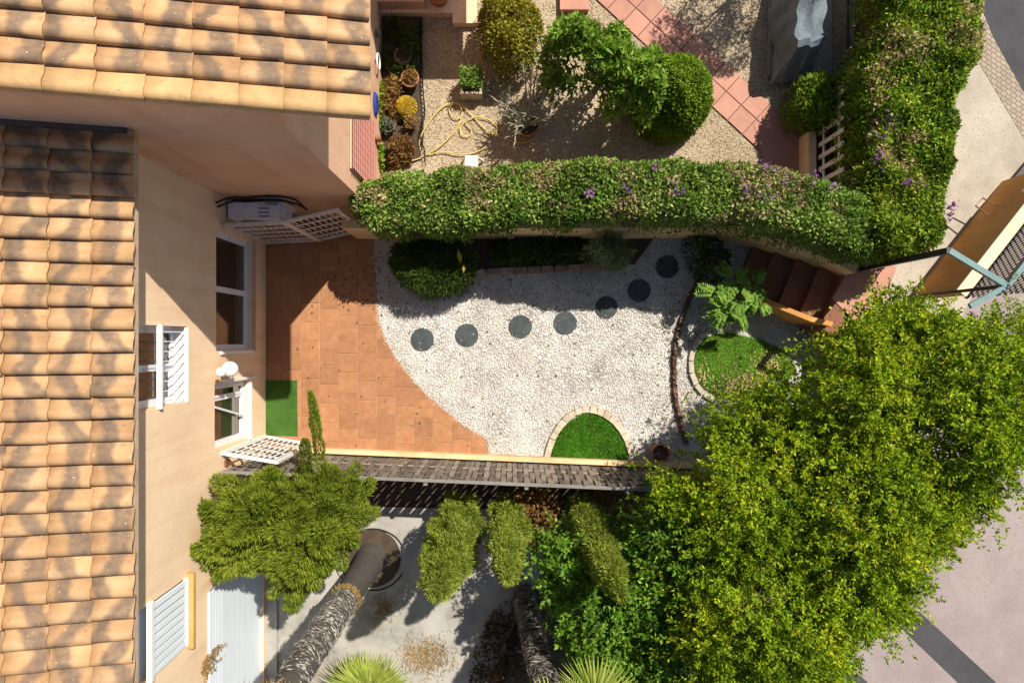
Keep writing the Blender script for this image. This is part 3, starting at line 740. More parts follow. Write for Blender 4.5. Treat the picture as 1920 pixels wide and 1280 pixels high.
for k in range(9):
    y = W4[0] + .05 + k * (W4[1] - W4[0] - .10) / 8
    MB().box((XW + .02, y, (3.90 + W4[2]) / 2 + .02), (.03, .068, 3.9 - W4[2] - .05)).build('slat', M['shutter'], g4)
MB().box((XW + .04, (W4[0] + W4[1]) / 2, W4[2] - .05), (.12, W4[1] - W4[0] + .10, .07)).build('sill', M['orange'], w4)
# roller shutter
rs = MB().box((XW - .03, (D5[0] + D5[1]) / 2, D5[3] - .03), (.12, D5[1] - D5[0] - .02, .06)).build('roller_shutter', M['shutter'], hl)
nsl = 42
for k in range(nsl):
    h = (D5[3] - .06 - D5[2]) / nsl
    MB().box((XW - .06, (D5[0] + D5[1]) / 2, D5[2] + (k + .5) * h), (.02, D5[1] - D5[0] - .04, h - (.007 if k > nsl - 12 else .0025))).build('shutter_slat', M['shutter'], rs)
MB().box((XW + .10, -5.2, -.02), (.22, 3.3, .12)).build('door_step', M['concrete'], hl)
MB().box((XW + .02, -1.86, 1.70), (.03, .09, .14)).build('vent_grille', M['brown'], hl)

# ---------------------------------------------------------------- upper house
hu = empty('house', (XE, YS, 0), 'taller peach rendered house, clay roof filling the upper left corner', 'house')
RZU = 5.76; XEU = -1.34
zu = lambda x: RZU + PITCH * (XEU - x)
v = [(-14, YS, -.085), (XE, YS, -.085), (XE, YS, zu(XE) - .05), (-14, YS, zu(-14) - .05)]
MB().add(v, [(0, 1, 2, 3)]).add([(XE, YS, -.085), (XE, 14, -.085), (XE, 14, zu(XE) - .05), (XE, YS, zu(XE) - .05)], [(0, 1, 2, 3)]).build('wall', M['plaster2'], hu)
yv = 2.10
ro = MB().add([(XEU - .02, yv + .02, zu(XEU) - .01), (XEU - .02, 14, zu(XEU) - .01), (-14, 14, zu(-14) - .01), (-14, yv + .02, zu(-14) - .01),
               (XEU - .02, yv + .02, zu(XEU) - .12), (XEU - .02, 14, zu(XEU) - .12), (-14, 14, zu(-14) - .12), (-14, yv + .02, zu(-14) - .12)],
              [(0, 1, 2, 3), (7, 6, 5, 4), (0, 4, 5, 1), (2, 6, 7, 3), (1, 5, 6, 2), (0, 3, 7, 4)]).build('roof', M['mortar'], hu)
lay_tiles(ro, XEU, RZU, yv - .005, 7, 9, .372, verge=True)
# lattice on the east wall
pl = MB().box((XE + .02, 3.05, 1.66), (.02, 1.14, 1.54)).build('lattice_panel', M['plaster2'], hu)
for k in range(10):
    y = 2.52 + k * .118
    MB().bar((XE + .05, y, .92), (XE + .05, y, 2.40), .040, .012, (1, 0, 0)).build('lath', M['pinklat'], pl)
for k in range(13):
    z = .94 + k * .122
    MB().bar((XE + .062, 2.48, z), (XE + .062, 3.62, z), .042, .012, (1, 0, 0)).build('lath', M['pinklat'], pl)

pt = []
for k in range(24):
    t = 2 * math.pi * k / 24; pt.append((4.02 + .21 * math.cos(t), .62 + .16 * math.sin(t)))
o = MB().add([(XE + .004, y, z) for y, z in pt] + [(XE + .05, 4.02 + (y - 4.02) * .75, .62 + (z - .62) * .75) for y, z in pt], [tuple(range(24, 48))] + [(i, (i + 1) % 24, 24 + (i + 1) % 24, 24 + i) for i in range(24)]).build('wall_plaque', M['blue'])
tag(o, 'blue oval ceramic plaque on the peach east wall', 'wall plaque')
ring = [(XE + .06, 4.75 + .13 * math.cos(2 * math.pi * k / 18), .60 + .13 * math.sin(2 * math.pi * k / 18)) for k in range(19)]
tag(MB().tube(ring, .014, 6).build('wall_ring', M['white'], smooth=True), 'white ring hanging on the peach east wall', 'wall ornament')
o = MB().lathe((XE + .05, 5.25, .55), [(.02, -.10), (.05, -.06), (.055, .05), (.03, .1)], 10).build('wall_pot', M['greypot']); tag(o, 'small grey pot fixed to the peach wall above the ring', 'wall pot')
o = MB().lathe((XE + .05, 3.45, .55), [(.02, -.10), (.045, -.06), (.05, .05), (.03, .1)], 10).build('wall_pot', M['pot']); tag(o, 'small brown pot fixed low on the wall beside the succulents', 'wall pot')

# porch slab and canopy at the upper edge
po = empty('porch', (-1.2, 6, 0), 'cream porch platform at the top edge beside the house', 'porch')
MB().prism([(-2.33, 5.80), (-1.05, 5.80), (-1.05, 5.62), (-.62, 5.62), (-.62, 9), (-2.33, 9)], -.08, .14).build('platform', M['plaster'], po)
MB().prism([(-2.33, 5.86), (-1.52, 5.86), (-1.52, 9), (-2.33, 9)], .14, .42).build('raised_ledge', M['plaster2'], po)
MB().box((-1.03, 7.55, 2.55), (2.6, 2.9, .14)).build('canopy', M['plaster'], po)
MB().lathe((-1.28, 6.02, .14), [(.10, 0), (.15, .05), (.19, .22), (.20, .26), (.17, .26), (.16, .2)], 16).build('flower_pot', M['pot'], None)
o = bpy.data.objects['flower_pot']; tag(o, 'orange clay pot on the porch at the top edge', 'pot')

# ---------------------------------------------------------------- lamp and air conditioner on the walls
lm = empty('wall_lamp', (XW, -.42, 2.0), 'white globe lamp on a bracket between the two ground floor windows', 'wall lamp')
MB().lathe((XW + .22, -.41, 2.08), [(.03, -.12), (.07, -.105), (.105, -.06), (.118, 0), (.105, .06), (.07, .1), (.03, .12)], 18).build('globe', M['lampglass'], lm, True)
MB().tube([(XW, -.42, 1.62), (XW + .08, -.42, 1.66), (XW + .17, -.415, 1.78), (XW + .22, -.41, 1.97)], .014, 8).build('bracket', M['greypot'], lm, True)
MB().lathe((XW + .22, -.41, 1.94), [(.05, 0), (.06, .03), (.05, .06)], 12).build('collar', M['white'], lm)
MB().box((XW + .012, -.42, 1.62), (.024, .08, .14)).build('wall_plate', M['white'], lm)
MB().lathe((XW + .20, -.44, 2.34), [(.045, -.07), (.07, -.03), (.07, .03), (.045, .07)], 14).build('sensor_head', M['lampglass'], lm, True)

ac = empty('air_conditioner', (-3.9, 2.05, 1.1), 'white outdoor air conditioning unit hung on the shaded peach wall', 'air conditioner')
ax0, ax1 = P(420, 400, 1.72).x, P(531, 400, 1.72).x
MB().box(((ax0 + ax1) / 2, 2.02, 1.42), (ax1 - ax0 - .12, .28, .60)).build('casing', M['acwhite'], ac)
MB().box((ax1 - .06, 2.04, 1.40), (.12, .24, .52)).build('side_cover', M['acwhite'], ac)
MB().box((ax1 - .02, 2.0, 1.2), (.06, .12, .16)).build('valve', M['fan'], ac)
f_ = MB().lathe((0, 0, 0), [(.21, 0), (.21, .012), (.02, .02)], 20); fo = f_.build('fan_grille', M['fan'], ac)
fo.location = ((ax0 + ax1) / 2 - .08, 1.878, 1.42); fo.rotation_euler = (math.radians(90), 0, 0)
for dx in (-.28, .28):
    MB().bar(((ax0 + ax1) / 2 + dx, 2.2, 1.10), ((ax0 + ax1) / 2 + dx, 1.86, 1.10), .04, .04).build('bracket', M['white'], ac)
for k, (z, yy) in enumerate(((1.9, 2.15), (1.84, 2.1))):
    MB().tube(bez([(XW + .02, yy - .1, z + .2), (XW + .2, yy, z + .1), (-4.0, yy + .02, z), (-3.6, yy + .03, z + .05), (-3.3, yy, z - .05), (-3.2, 2.05, z - .3)], 6), .016, 8).build('pipe', M['black'], ac, True)
MB().box((-3.66, 2.14, 1.83), (.16, .12, .10)).build('junction_box', M['fan'], ac)
for dz in (-.06, 0, .06):
    MB().box(((ax0 + ax1) / 2 + .16, 1.98 + dz, 1.724), (.16, .02, .01)).build('vent_slot', M['fan'], ac)

# ================================================================== FENCES, TRELLISES, WALLS
def trellis(base, z1, label, m, ncol, nrow, cat='trellis'):
    root = empty('trellis', (*base[0], 0), label, cat)
    for (a, b), nc in zip(zip(base, base[1:]), ncol):
        A = Vector((*a, 0)); B = Vector((*b, 0)); d = (B - A).normalized(); nr = Vector((-d.y, d.x, 0)); up = Vector((0, 0, 1))
        L = (B - A).length; z0 = .06
        for p, q in ((A + up * z0, B + up * z0), (A + up * z1, B + up * z1)):
            MB().bar(p, q, .045, .055).build('frame_rail', m, root)
        for p in (A + d * .02, B - d * .02):
            MB().bar(p, p + up * z1, .05, .045, nr).build('frame_post', m, root)
        for i in range(1, nc):
            p = A + d * (L * i / nc) + nr * .012
            MB().bar(p + up * z0, p + up * z1, .018, .012, nr).build('lath', m, root)
        for j in range(1, nrow):
            z = z0 + (z1 - z0) * j / nrow
            MB().bar(A + up * z - nr * .012, B + up * z - nr * .012, .012, .06 if True else .02).build('lath', m, root)
    return root
trellis([tuple(P(502, 456)[:2]), tuple(P(599, 451)[:2]), tuple(P(686, 431)[:2])], 1.88, 'white trellis screen with shade put into its colour, two panels, below the air conditioner', M['shadewhite'], (11, 9), 5)
trellis([tuple(P(498, 817)[:2]), tuple(P(588, 832)[:2])], 1.86, 'bright white trellis panel between lower window and juniper', M['white'], (10,), 5)

fw0 = Vector((-4.38, -1.845)); fw1 = Vector((3.3, -2.165)); fd = (fw1 - fw0).normalized(); fn = Vector((fd.y, -fd.x))
lw = MB()
q0 = fw0; q1 = fw1
lw.prism([tuple(q0), tuple(q1), tuple(q1 + fn * .085), tuple(q0 + fn * .085)], -.08, .16)
tag(lw.build('low_garden_wall', M['yellowcream']), 'low cream wall along the foot of the woven fence', 'garden wall')
wf = empty('woven_fence', (-1, -2.2, 0), 'weathered brown woven slat fence across the garden', 'fence')
L = (fw1 - fw0).length; ns = 84
for k in range(ns):
    t = (k + .5) / ns * L; p = fw0 + fd * t + fn * .125; hgt = 1.83 + rnd.uniform(-.012, .008); wdt = L / ns - .008 - rnd.random() * .008
    ph = k % 2
    # a slat bowing in front of and behind the rails
    vv = []; zs = [.06, .30, .72, 1.14, 1.56, hgt]
    jig = rnd.uniform(-.006, .006)
    for i, z in enumerate(zs):
        off = (.020 if (i + ph) % 2 else -.020)
        if i == 0 or i == len(zs) - 1: off = 0
        c = p + fn * (off + jig)
        a = c - fd * wdt / 2; b = c + fd * wdt / 2
        vv += [(a.x, a.y, z), (b.x, b.y, z), (b.x + fn.x * .008, b.y + fn.y * .008, z), (a.x + fn.x * .008, a.y + fn.y * .008, z)]
    ff = []
    for i in range(len(zs) - 1):
        o = i * 4
        ff += [(o + j, o + (j + 1) % 4, o + 4 + (j + 1) % 4, o + 4 + j) for j in range(4)]
    ff += [(3, 2, 1, 0), tuple(range(len(vv) - 4, len(vv)))]
    mk('slat', vv, ff, M['fencewood'], wf)
for z in (.30, .72, 1.14, 1.56):
    a = fw0 + fn * .129; b = fw1 + fn * .129
    MB().bar((a.x, a.y, z), (b.x, b.y, z), .022, .03).build('rail', M['fencewood'], wf)
for z, m_ in ((1.845, 'fencecap'), (.05, 'fencecap')):
    a = fw0 + fn * .13; b = fw1 + fn * .13
    MB().bar((a.x, a.y, z), (b.x, b.y, z), .05, .03).build('cap_rail', M[m_], wf)
for k in range(6):
    p = fw0 + fd * (L * k / 5) + fn * .185
    MB().box((p.x, p.y, .9), (.06, .06, 1.85)).build('post', M['fencecap'], wf)

# curved garden wall under the hedge
def ribbon(path, th, z0, z1):
    path = [Vector(p) for p in path]; a = []; b = []
    for i, p in enumerate(path):
        d = (path[min(i + 1, len(path) - 1)] - path[max(i - 1, 0)]).normalized(); nr = Vector((-d.y, d.x))
        a.append(p); b.append(p + nr * th)
    mb = MB(); n = len(path)
    for i in range(n - 1):
        zz = lambda k: z1[k] if hasattr(z1, '__len__') else z1
        mb.add([(*a[i], z0), (*a[i + 1], z0), (*b[i + 1], z0), (*b[i], z0), (*a[i], zz(i)), (*a[i + 1], zz(i + 1)), (*b[i + 1], zz(i + 1)), (*b[i], zz(i))],
               [(0, 1, 5, 4), (2, 3, 7, 6), (4, 5, 6, 7)] + ([(0, 4, 7, 3)] if i == 0 else []) + ([(1, 2, 6, 5)] if i == n - 2 else []))
    return mb
wp = [tuple(P(a, b, 1.15)[:2]) for a, b in [(640, 428), (900, 428), (1180, 428), (1300, 427), (1385, 430), (1450, 446), (1520, 472), (1570, 495), (1602, 512)]]
wp = [tuple(q) for q in bez([Vector(p) for p in wp], 5)]
tag(ribbon(wp, .16, -.085, 1.15).build('curved_garden_wall', M['yellowcream']), 'cream garden wall curving under the long hedge to the steps', 'garden wall')

# steps up to the street
stp = empty('garden_steps', (*P(1470, 530)[:2], 0), 'terracotta tiled garden steps climbing to the street', 'steps')
dS = Vector((.92, -.39)).normalized(); nS = Vector((-dS.y, dS.x))
o0 = Vector(P(1398, 488)[:2])
for k in range(5):
    z = .16 * (k + 1); a = o0 + dS * (.345 * k)
    b = a + dS * (.36 if k < 4 else .55)
    wl, wr = .62 - .02 * k, .60 + .04 * k
    MB().prism([tuple(a - nS * wr), tuple(b - nS * wr), tuple(b + nS * wl), tuple(a + nS * wl)], -.08, z).build('step', M['steptile'], stp)
    MB().prism([tuple(a - dS * .012 - nS * wr), tuple(a + dS * .03 - nS * wr), tuple(a + dS * .03 + nS * wl), tuple(a - dS * .012 + nS * wl)], z - .028, z + .006).build('nosing', M['steptile'], stp)
sw = [P(1408, 552, .5)[:2], P(1440, 570, .6)[:2], P(1470, 583, .7)[:2], P(1520, 602, .95)[:2], P(1560, 612, 1.0)[:2]]
tag(ribbon([tuple(p) for p in sw], .08, -.085, [.5, .6, .72, .92, 1.0]).build('step_side_wall', M['orange']), 'low orange wall flanking the garden steps', 'garden wall')
ldg = MB().prism(PX([(1590, 505), (1640, 490), (1680, 500), (1660, 560), (1600, 600), (1560, 560)], ZS), ZS - .05, ZS + .018).build('landing', M['pinktile'])
tag(ldg, 'pink tiled landing between the steps and the street gate', 'landing', kind='structure')

# orange street wall with mesh screen, gate frame
ob = [P(1712, 552, ZS), P(1850, 376, ZS)]
a = Vector(ob[0][:2]); b = Vector(ob[1][:2]); dW = (b - a).normalized(); nW = Vector((dW.y, -dW.x)); b = a + dW * 2.4
ow = empty('street_wall', (*a, ZS), 'orange rendered wall with cream coping beside the street gate', 'wall')
MB().prism([tuple(a), tuple(b), tuple(b + nW * .15), tuple(a + nW * .15)], ZS - .1, 1.93).build('wall', M['orange'], ow)
MB().prism([tuple(a - nW * .015 - dW * .02), tuple(b - nW * .015), tuple(b + nW * .165), tuple(a + nW * .165 - dW * .02)], 1.93, 1.965).build('coping', M['plaster'], ow)
p = a + dW * 1.92 - nW * .012
MB().bar((p.x, p.y, 1.70), (p.x + dW.x * .09, p.y + dW.y * .09, 1.70), .02, .09).build('number_plate', M['white'], ow)
p2 = a + dW * 1.55 - nW * .03
MB().tube([(p2.x, p2.y, 1.25), (p2.x - nW.x * .25, p2.y - nW.y * .25, 1.25), (p2.x - nW.x * .25 + .12, p2.y - nW.y * .25 + .12, 1.25), (p2.x + .14, p2.y + .16, 1.25)], .012, 6).build('rail_bracket', M['brown'], ow)
ms = empty('mesh_screen', (*(a + nW * .2), 1.9), 'black perforated mesh screen rising behind the orange wall', 'screen')
c0 = a + nW * .21; z0, z1 = 1.88, 3.08
for z in (z0, (z0 + z1) / 2 + .05, z1):
    MB().bar((*c0, z), (*(c0 + dW * 2.4), z), .04, .045).build('rail', M['darksteel'] if z < z1 else M['teal'], ms)
for panel in ((z0 + .02, (z0 + z1) / 2 + .03), ((z0 + z1) / 2 + .07, z1 - .02)):
    mb = MB(); h = panel[1] - panel[0]; st = .085
    n = int(2.4 / st)
    for k in range(-10, n + 1):
        for sgn in (1, -1):
            t0 = k * st; u0 = t0; u1 = t0 + h * .75
            va, vb = 0.0, 1.0
            if u0 < 0: va = -u0 / (u1 - u0)
            if u1 > 2.4: vb = (2.4 - u0) / (u1 - u0)
            if vb <= va: continue
            ua, ub = u0 + (u1 - u0) * va, u0 + (u1 - u0) * vb
            za, zb = (panel[0] + h * va, panel[0] + h * vb) if sgn > 0 else (panel[1] - h * va, panel[1] - h * vb)
            qa = c0 + dW * ua; qb = c0 + dW * ub
            mb.bar((qa.x, qa.y, za), (qb.x, qb.y, zb), .022, .006, (nW.x, nW.y, 0))
    mb.build('mesh_panel', M['darksteel'], ms)
gf = empty('entrance_gate', (*P(1780, 490, ZS)[:2], ZS), 'teal steel gate frame over the street entrance', 'gate')
g1 = P(1779, 470, 3.1); g2 = P(1888, 536, 3.1); g3 = P(1818, 574, 3.1)
MB().bar(g1, g2, .075, .06).build('top_beam', M['teal'], gf)
MB().bar(g2, g3, .07, .05).build('side_beam', M['teal'], gf)
MB().bar((g1.x, g1.y, ZS), (g1.x, g1.y, 3.12), .08, .08).build('post', M['darksteel'], gf)
MB().bar((g2.x, g2.y, ZS), (g2.x, g2.y, 3.13), .045, .045).build('post', M['darksteel'], gf)
MB().bar(g2 + Vector((.02, .02, 0)), g2 + Vector((dW.x, dW.y, 0)) * .6, .07, .05).build('top_rail', M['teal'], gf)
# dark kerb and flat dark green strip further along the pavement
k0 = Vector(P(1862, 372, ZS)[:2]); k1 = Vector(P(1935, 285, ZS)[:2]); kn = Vector(((k1 - k0).y, -(k1 - k0).x)).normalized()
tag(MB().prism([tuple(k0), tuple(k1), tuple(k1 + kn * .2), tuple(k0 + kn * .2)], ZS, ZS + .12).build('kerb_block', M['kerbstone']), 'dark grey kerb block at the right edge above the orange wall', 'kerb')
tag(MB().prism([tuple(k0 + kn * .21), tuple(k1 + kn * .21), tuple(k1 + kn * .9), tuple(k0 + kn * .9)], ZS, ZS + .06).build('dark_green_strip', M['greenstrip']), 'dark green strip behind the grey kerb block', 'planting strip')

# ================================================================== GARDEN FURNISHINGS
order = ['nearest the terrace', 'second from the terrace', 'third from the terrace', 'fourth, the last in full sun', 'fifth, half in the hedge shadow', 'sixth, wholly in shade', 'seventh, nearest the garden steps']
for (a, b, r), o_ in zip(DISCS, order):
    c = P(a, b); rr = r * H / F
    k = 36; q = random.Random(int(a)); prof = []
    mb = MB().lathe((0, 0, 0), [(rr * .99, -.03), (rr, .008), (rr * .985, .016), (rr * .6, .018), (.01, .017)], k)
    d = mb.build('stepping_stone', M['slate']); d.location = (c.x, c.y, 0); d.rotation_euler = (q.uniform(-.01, .01), q.uniform(-.01, .01), q.random() * 6)
    tag(d, 'round dark slate stepping stone, ' + o_, 'stepping stone', 'round stepping stones in the gravel')
mp = PX([(499, 713), (557, 713), (558, 817), (499, 815)])
tag(MB().prism(mp, .002, .016).build('turf_mat', M['mat']), 'green artificial turf mat against the house wall', 'mat')
def edging(root_name, path, step, wd, ht, m, piece, label, cat, rough=.25, z0=-.03):
    pts = resample([Vector((*p[:2], 0)) for p in path], step)
    root = empty(root_name, pts[0], label, cat)
    for a, b in zip(pts, pts[1:]):
        d = (b - a); mid = (a + b) / 2; ang = math.atan2(d.y, d.x); L = d.length * .985
        q = rnd
        v = []
        for sx in (-1, 1):
            for sy in (-1, 1):
                j = lambda: 1 + rough * (q.random() - .5)
                v.append((sx * L / 2 * j(), sy * wd / 2 * j(), z0)); v.append((sx * L / 2 * .95 * j(), sy * wd / 2 * .82 * j(), ht * j()))
        me = MB().add(v, [(0, 1, 3, 2), (4, 6, 7, 5), (0, 4, 5, 1), (2, 3, 7, 6), (1, 5, 7, 3)])
        o = me.build(piece, m, root); o.location = mid; o.rotation_euler = (0, 0, ang)
        o.matrix_parent_inverse = parent_inv(root)
    return root
e1 = bez([Vector(p) for p in PX([(1024, 862), (1036, 822), (1056, 790), (1084, 770), (1113, 768), (1146, 784), (1171, 815), (1184, 850), (1187, 862)])], 8)
edging('lawn_edging', e1, .13, .13, .06, M['stone'], 'stone', 'pale stone edging curving round the half-oval lawn', 'edging')
e2 = bez([Vector(p) for p in PX([(1330, 622), (1306, 638), (1296, 665), (1296, 700), (1312, 732), (1342, 752), (1388, 758), (1440, 748), (1475, 735)])], 8)
edging('lawn_kerb', e2, .22, .10, .06, M['kerb'], 'kerb_stone', 'smooth concrete kerb round the patchy lawn under the tree', 'edging', .06)
e3 = bez([Vector(p) for p in PX([(1316, 515), (1298, 548), (1280, 590), (1268, 635), (1263, 690), (1266, 745), (1276, 790), (1288, 835)])], 8)
edging('border_edging', e3, .085, .075, .09, M['rubble'], 'brick', 'dark jagged brick edging dividing the gravel from the tree bed', 'edging', .8)
e4 = bez([Vector(p) for p in PX([(893, 523), (905, 512), (935, 508), (1000, 506), (1080, 502), (1150, 500), (1190, 498)])], 8)
edging('bed_edging', e4, .24, .13, .08, M['redstone'], 'brick', 'pale brick edging of the shaded bed below the hedge', 'edging')
bs = MB().prism(PX([(893, 520), (935, 506), (1080, 501), (1190, 496), (1230, 440), (880, 440), (870, 480)]), -.08, .02).build('shaded_bed', M['soil']); tag(bs, 'dark planted bed in the hedge shadow', 'bed', kind='structure')
for k, (a, b, r, an) in enumerate(((897, 516, .11, .3), (884, 500, .09, 1.1))):
    c = P(a, b); o = MB().box((0, 0, .04), (r * 2, r * 1.5, .12)).build('loose_stone', M['stone']); o.location = (c.x, c.y, 0); o.rotation_euler = (.05, .04, an)
    tag(o, ('larger' if k == 0 else 'smaller') + ' loose stone block at the corner of the shaded bed', 'stone')

def pot(name, c, r, h, m, label, cat='pot', soil=True, z=0.0):
    root = empty(name, (c[0], c[1], z), label, cat)
    MB().lathe((c[0], c[1], z), [(r * .62, -.01), (r * .72, h * .2), (r * .9, h * .8), (r * 1.0, h * .86), (r * 1.0, h), (r * .86, h), (r * .84, h * .8), (r * .1, h * .78)], 22).build('body', m, root, False)
    if soil: MB().lathe((c[0], c[1], z), [(r * .84, h * .78), (r * .8, h * .84), (.01, h * .85)], 16).build('soil', M['soil'], root)
    return root
pot('clay_urn', P(1237, 848, .3), .165, .40, M['pot'], 'terracotta urn standing at the fence under the tree edge', 'pot')

# ------------------------------------------------------------------ plant builders
def plant(name, loc, label, cat, group=None): return empty(name, (loc[0], loc[1], loc[2] if len(loc) > 2 else 0), label, cat, group)
def limb(root, pts, r, m, name='branch'):
    return MB().tube(bez(pts, 4), list(np.linspace(r[0], r[1], (len(pts) - 1) * 4 + 1)), 7).build(name, m, root, True)
def rgen(s): return np.random.default_rng(s)

# ---- long bougainvillea hedge and street hedge
def clusters(root, spots, m, seed, zoff, n=13, r=.05):
    rg = rgen(seed)
    for (a, b, z) in spots:
        c = np.array(P(a, b, z + zoff(a))); p = c + rg.normal(0, r, (n, 3)) * [1, 1, .5]
        tag(leafy('flower_cluster', p, np.tile([0, 0, 1.], (n, 1)), .055, .045, m, rg, root, .6), kind='stuff')
HGP = [(668, 348), (655, 372), (662, 408), (690, 434), (740, 440), (800, 436), (860, 441), (930, 433), (1000, 427), (1060, 424), (1120, 417), (1180, 414), (1280, 413), (1390, 415), (1450, 428), (1505, 444), (1560, 462), (1600, 474), (1680, 484), (1720, 440), (1700, 360), (1590, 345), (1540, 332), (1480, 315), (1400, 300), (1330, 302), (1270, 292), (1200, 303), (1130, 292), (1060, 300), (985, 302), (930, 310), (860, 308), (800, 318), (740, 318), (700, 330)]
hgt = lambda x: .42 * min(1, max(0, (x - 1020) / 180))          # the hedge stands higher towards the steps
HG = [tuple(P(a, b, 1.8 + hgt(a))[:2]) for a, b in HGP]
hd = plant('hedge', P(1150, 420), 'long bougainvillea hedge on the curved garden wall, some purple flowers', 'hedge')
rg = rgen(21)
p, nn = crown(HG, 105000, 1.62, 2.0, .24, rg, .085, 2.6, .17, .42, .28, .95)
p[:, 2] += .42 * np.clip((p[:, 0] - .45) / 1.3, 0, 1) * np.clip((p[:, 2] - .9) / .8, 0, 1) * (.35 + .65 * np.clip((5.3 - p[:, 0]) / .8, 0, 1))
# overhanging skirt on the south side
dry = (vnoise(p + 13, 1.7) * .6 + vnoise(p + 40, 5) * .4) > np.where(p[:, 0] < -.3, .55, .60)
dry &= rg.random(len(p)) < .5
dry &= p[:, 1] > 1.75 + .1 * rg.normal(size=len(p))
leafy('foliage', p[~dry], nn[~dry], .055, .037, M['hedge'], rg, hd, .62)
leafy('dry_bracts', p[dry], nn[dry], .050, .036, M['drybloom'], rg, hd, .7)
core = [(-2.3, 2.12), (0, 2.15), (3.2, 2.15), (4.2, 2.0), (5.2, 1.75)]
ribbon([tuple(q) for q in bez([Vector(c) for c in core], 4)], .38, .9, 1.55).build('twigs', M['bark'], hd)
clusters(hd, [(1110, 358, 2.0), (1175, 350, 2.0), (1273, 356, 2.0), (1430, 312, 2.0), (1446, 310, 1.9), (1470, 344, 2.0), (1440, 370, 2.0), (1560, 352, 2.0), (1400, 350, 2.0), (1230, 318, 1.95), (1528, 334, 1.95)], M['purple'], 5, lambda a: .08 + hgt(a))
clusters(hd, [(915, 389, 2.0), (780, 380, 1.9), (712, 362, 1.9), (1262, 335, 2.0), (1255, 360, 2.0)], M['drybloom'], 6, lambda a: .08 + hgt(a))

HS = PX([(1600, 470), (1650, 487), (1700, 484), (1745, 470), (1752, 430), (1756, 380), (1768, 330), (1778, 270), (1766, 205), (1786, 165), (1814, 120), (1812, 60), (1828, 0), (1830, -90), (1650, -90), (1640, 0), (1630, 60), (1612, 110), (1600, 150), (1598, 200), (1610, 235), (1606, 290), (1595, 330), (1590, 380), (1585, 430)], 1.8)
hs = plant('street_hedge', P(1720, 250), 'tall yellow-green hedge along the street on the right', 'hedge')
rg = rgen(22)
p, nn = crown(HS, 95000, 1.7, 2.3, .30, rg, .2, 2.0, .24, .42, .25, .9)
dry = (vnoise(p + 3, 1.5) * .6 + vnoise(p + 44, 5) * .4 > .60) & (rg.random(len(p)) < .5)
leafy('foliage', p[~dry], nn[~dry], .062, .035, M['hedge2'], rg, hs, .65)
leafy('dry_bracts', p[dry], nn[dry], .055, .038, M['drybloom'], rg, hs, .7)
MB().prism([(5.75, 1.7), (6.15, 1.7), (6.35, 8), (5.95, 8)], .5, 1.6).build('twigs', M['bark'], hs)
clusters(hs, [(1645, 288, 2.1), (1650, 302, 2.1), (1665, 300, 2.0), (1664, 216, 2.1), (1660, 250, 2.2), (1783, 387, 1.7), (1789, 385, 1.6), (1779, 406, 1.7), (1700, 340, 2.2)], M['purple'], 8, lambda a: .12)
for k in range(14):
    y = rnd.uniform(2.2, 6.3); x = rnd.uniform(5.2, 5.6)
    limb(hs, [(x + .5, y + .2, .5), (x + .2, y, 1.2), (x - .15, y - .25, 1.75)], (.02, .006), M['bark'], 'stem')

# ---- the big tree
TREE = PX([(1518, 605), (1524, 548), (1552, 570), (1590, 535), (1630, 560), (1690, 548), (1750, 562), (1800, 556), (1860, 580), (1925, 600), (1965, 660), (1975, 760), (1965, 840), (1905, 900), (1865, 935), (1855, 985), (1810, 1020), (1770, 1050), (1742, 1100), (1695, 1140), (1650, 1175), (1612, 1195), (1600, 1250), (1560, 1300), (1450, 1320), (1330, 1320), (1300, 1290), (1260, 1200), (1245, 1120), (1280, 1050), (1255, 985), (1250, 930), (1255, 885), (1275, 835), (1295, 782), (1375, 788), (1430, 772), (1466, 735), (1478, 690), (1500, 645)], 3.7)
tr = plant('shade_tree', P(1520, 790), 'large spreading tree with dense yellow-green leaves at lower right', 'tree')
rg = rgen(31)
TREE = [((x - 3.9) * 1.035 + 3.9, (y + 1.6) * 1.03 - 1.6) for x, y in TREE]
p, nn = crown(TREE, 160000, 3.0, 4.6, 1.6, rg, .45, 1.5, .38, .60, .10, 2.5, .24)
# leaves set along short shoots that stand out of the crown
def shoots(p, nn, n, per, L, spread, rg, long=.06):
    i = rg.integers(0, len(p), n); c = p[i]; d = unit(nn[i] * .9 + rdir(n, rg) * .9 + np.array([0, 0, .15]))
    ln = L * (.6 + .8 * rg.random(n)); ln = np.where(rg.random(n) < long, ln * 2.0, ln)
    k = np.repeat(np.arange(n), per); t = rg.random(n * per) ** .8
    lat = rdir(n * per, rg)
    q = c[k] + d[k] * (t * ln[k])[:, None] + lat * (spread * (1.05 - t))[:, None] * rg.random((n * per, 1)) - np.array([0, 0, 1]) * (.25 * ln[k] * t * t)[:, None]
    return q, unit(nn[i][k] * .6 + d[k] * .5 + lat * .3), d[k], lat
q, qn, qd, lat = shoots(p, nn, 5400, 44, .31, .08, rg)
N = len(q); ax = unit(qd * .6 + lat * .9)
leaves('crown', q, ax, unit(qn + .7 * rdir(N, rg)), .051 * (.6 + .8 * rg.random(N)), .024 * (.6 + .8 * rg.random(N)), M['tree'], tr, .14)
lo = p[::3].copy(); lo[:, 2] -= .45
leafy('inner_leaves', lo, nn[::3], .075, .038, M['tree'], rg, tr, .7)
tb = P(1520, 790)
limb(tr, [(tb.x, tb.y, -.05), (tb.x + .05, tb.y, .8), (tb.x - .05, tb.y - .1, 1.7), (tb.x - .1, tb.y - .2, 2.4)], (.17, .11), M['bark'], 'trunk')
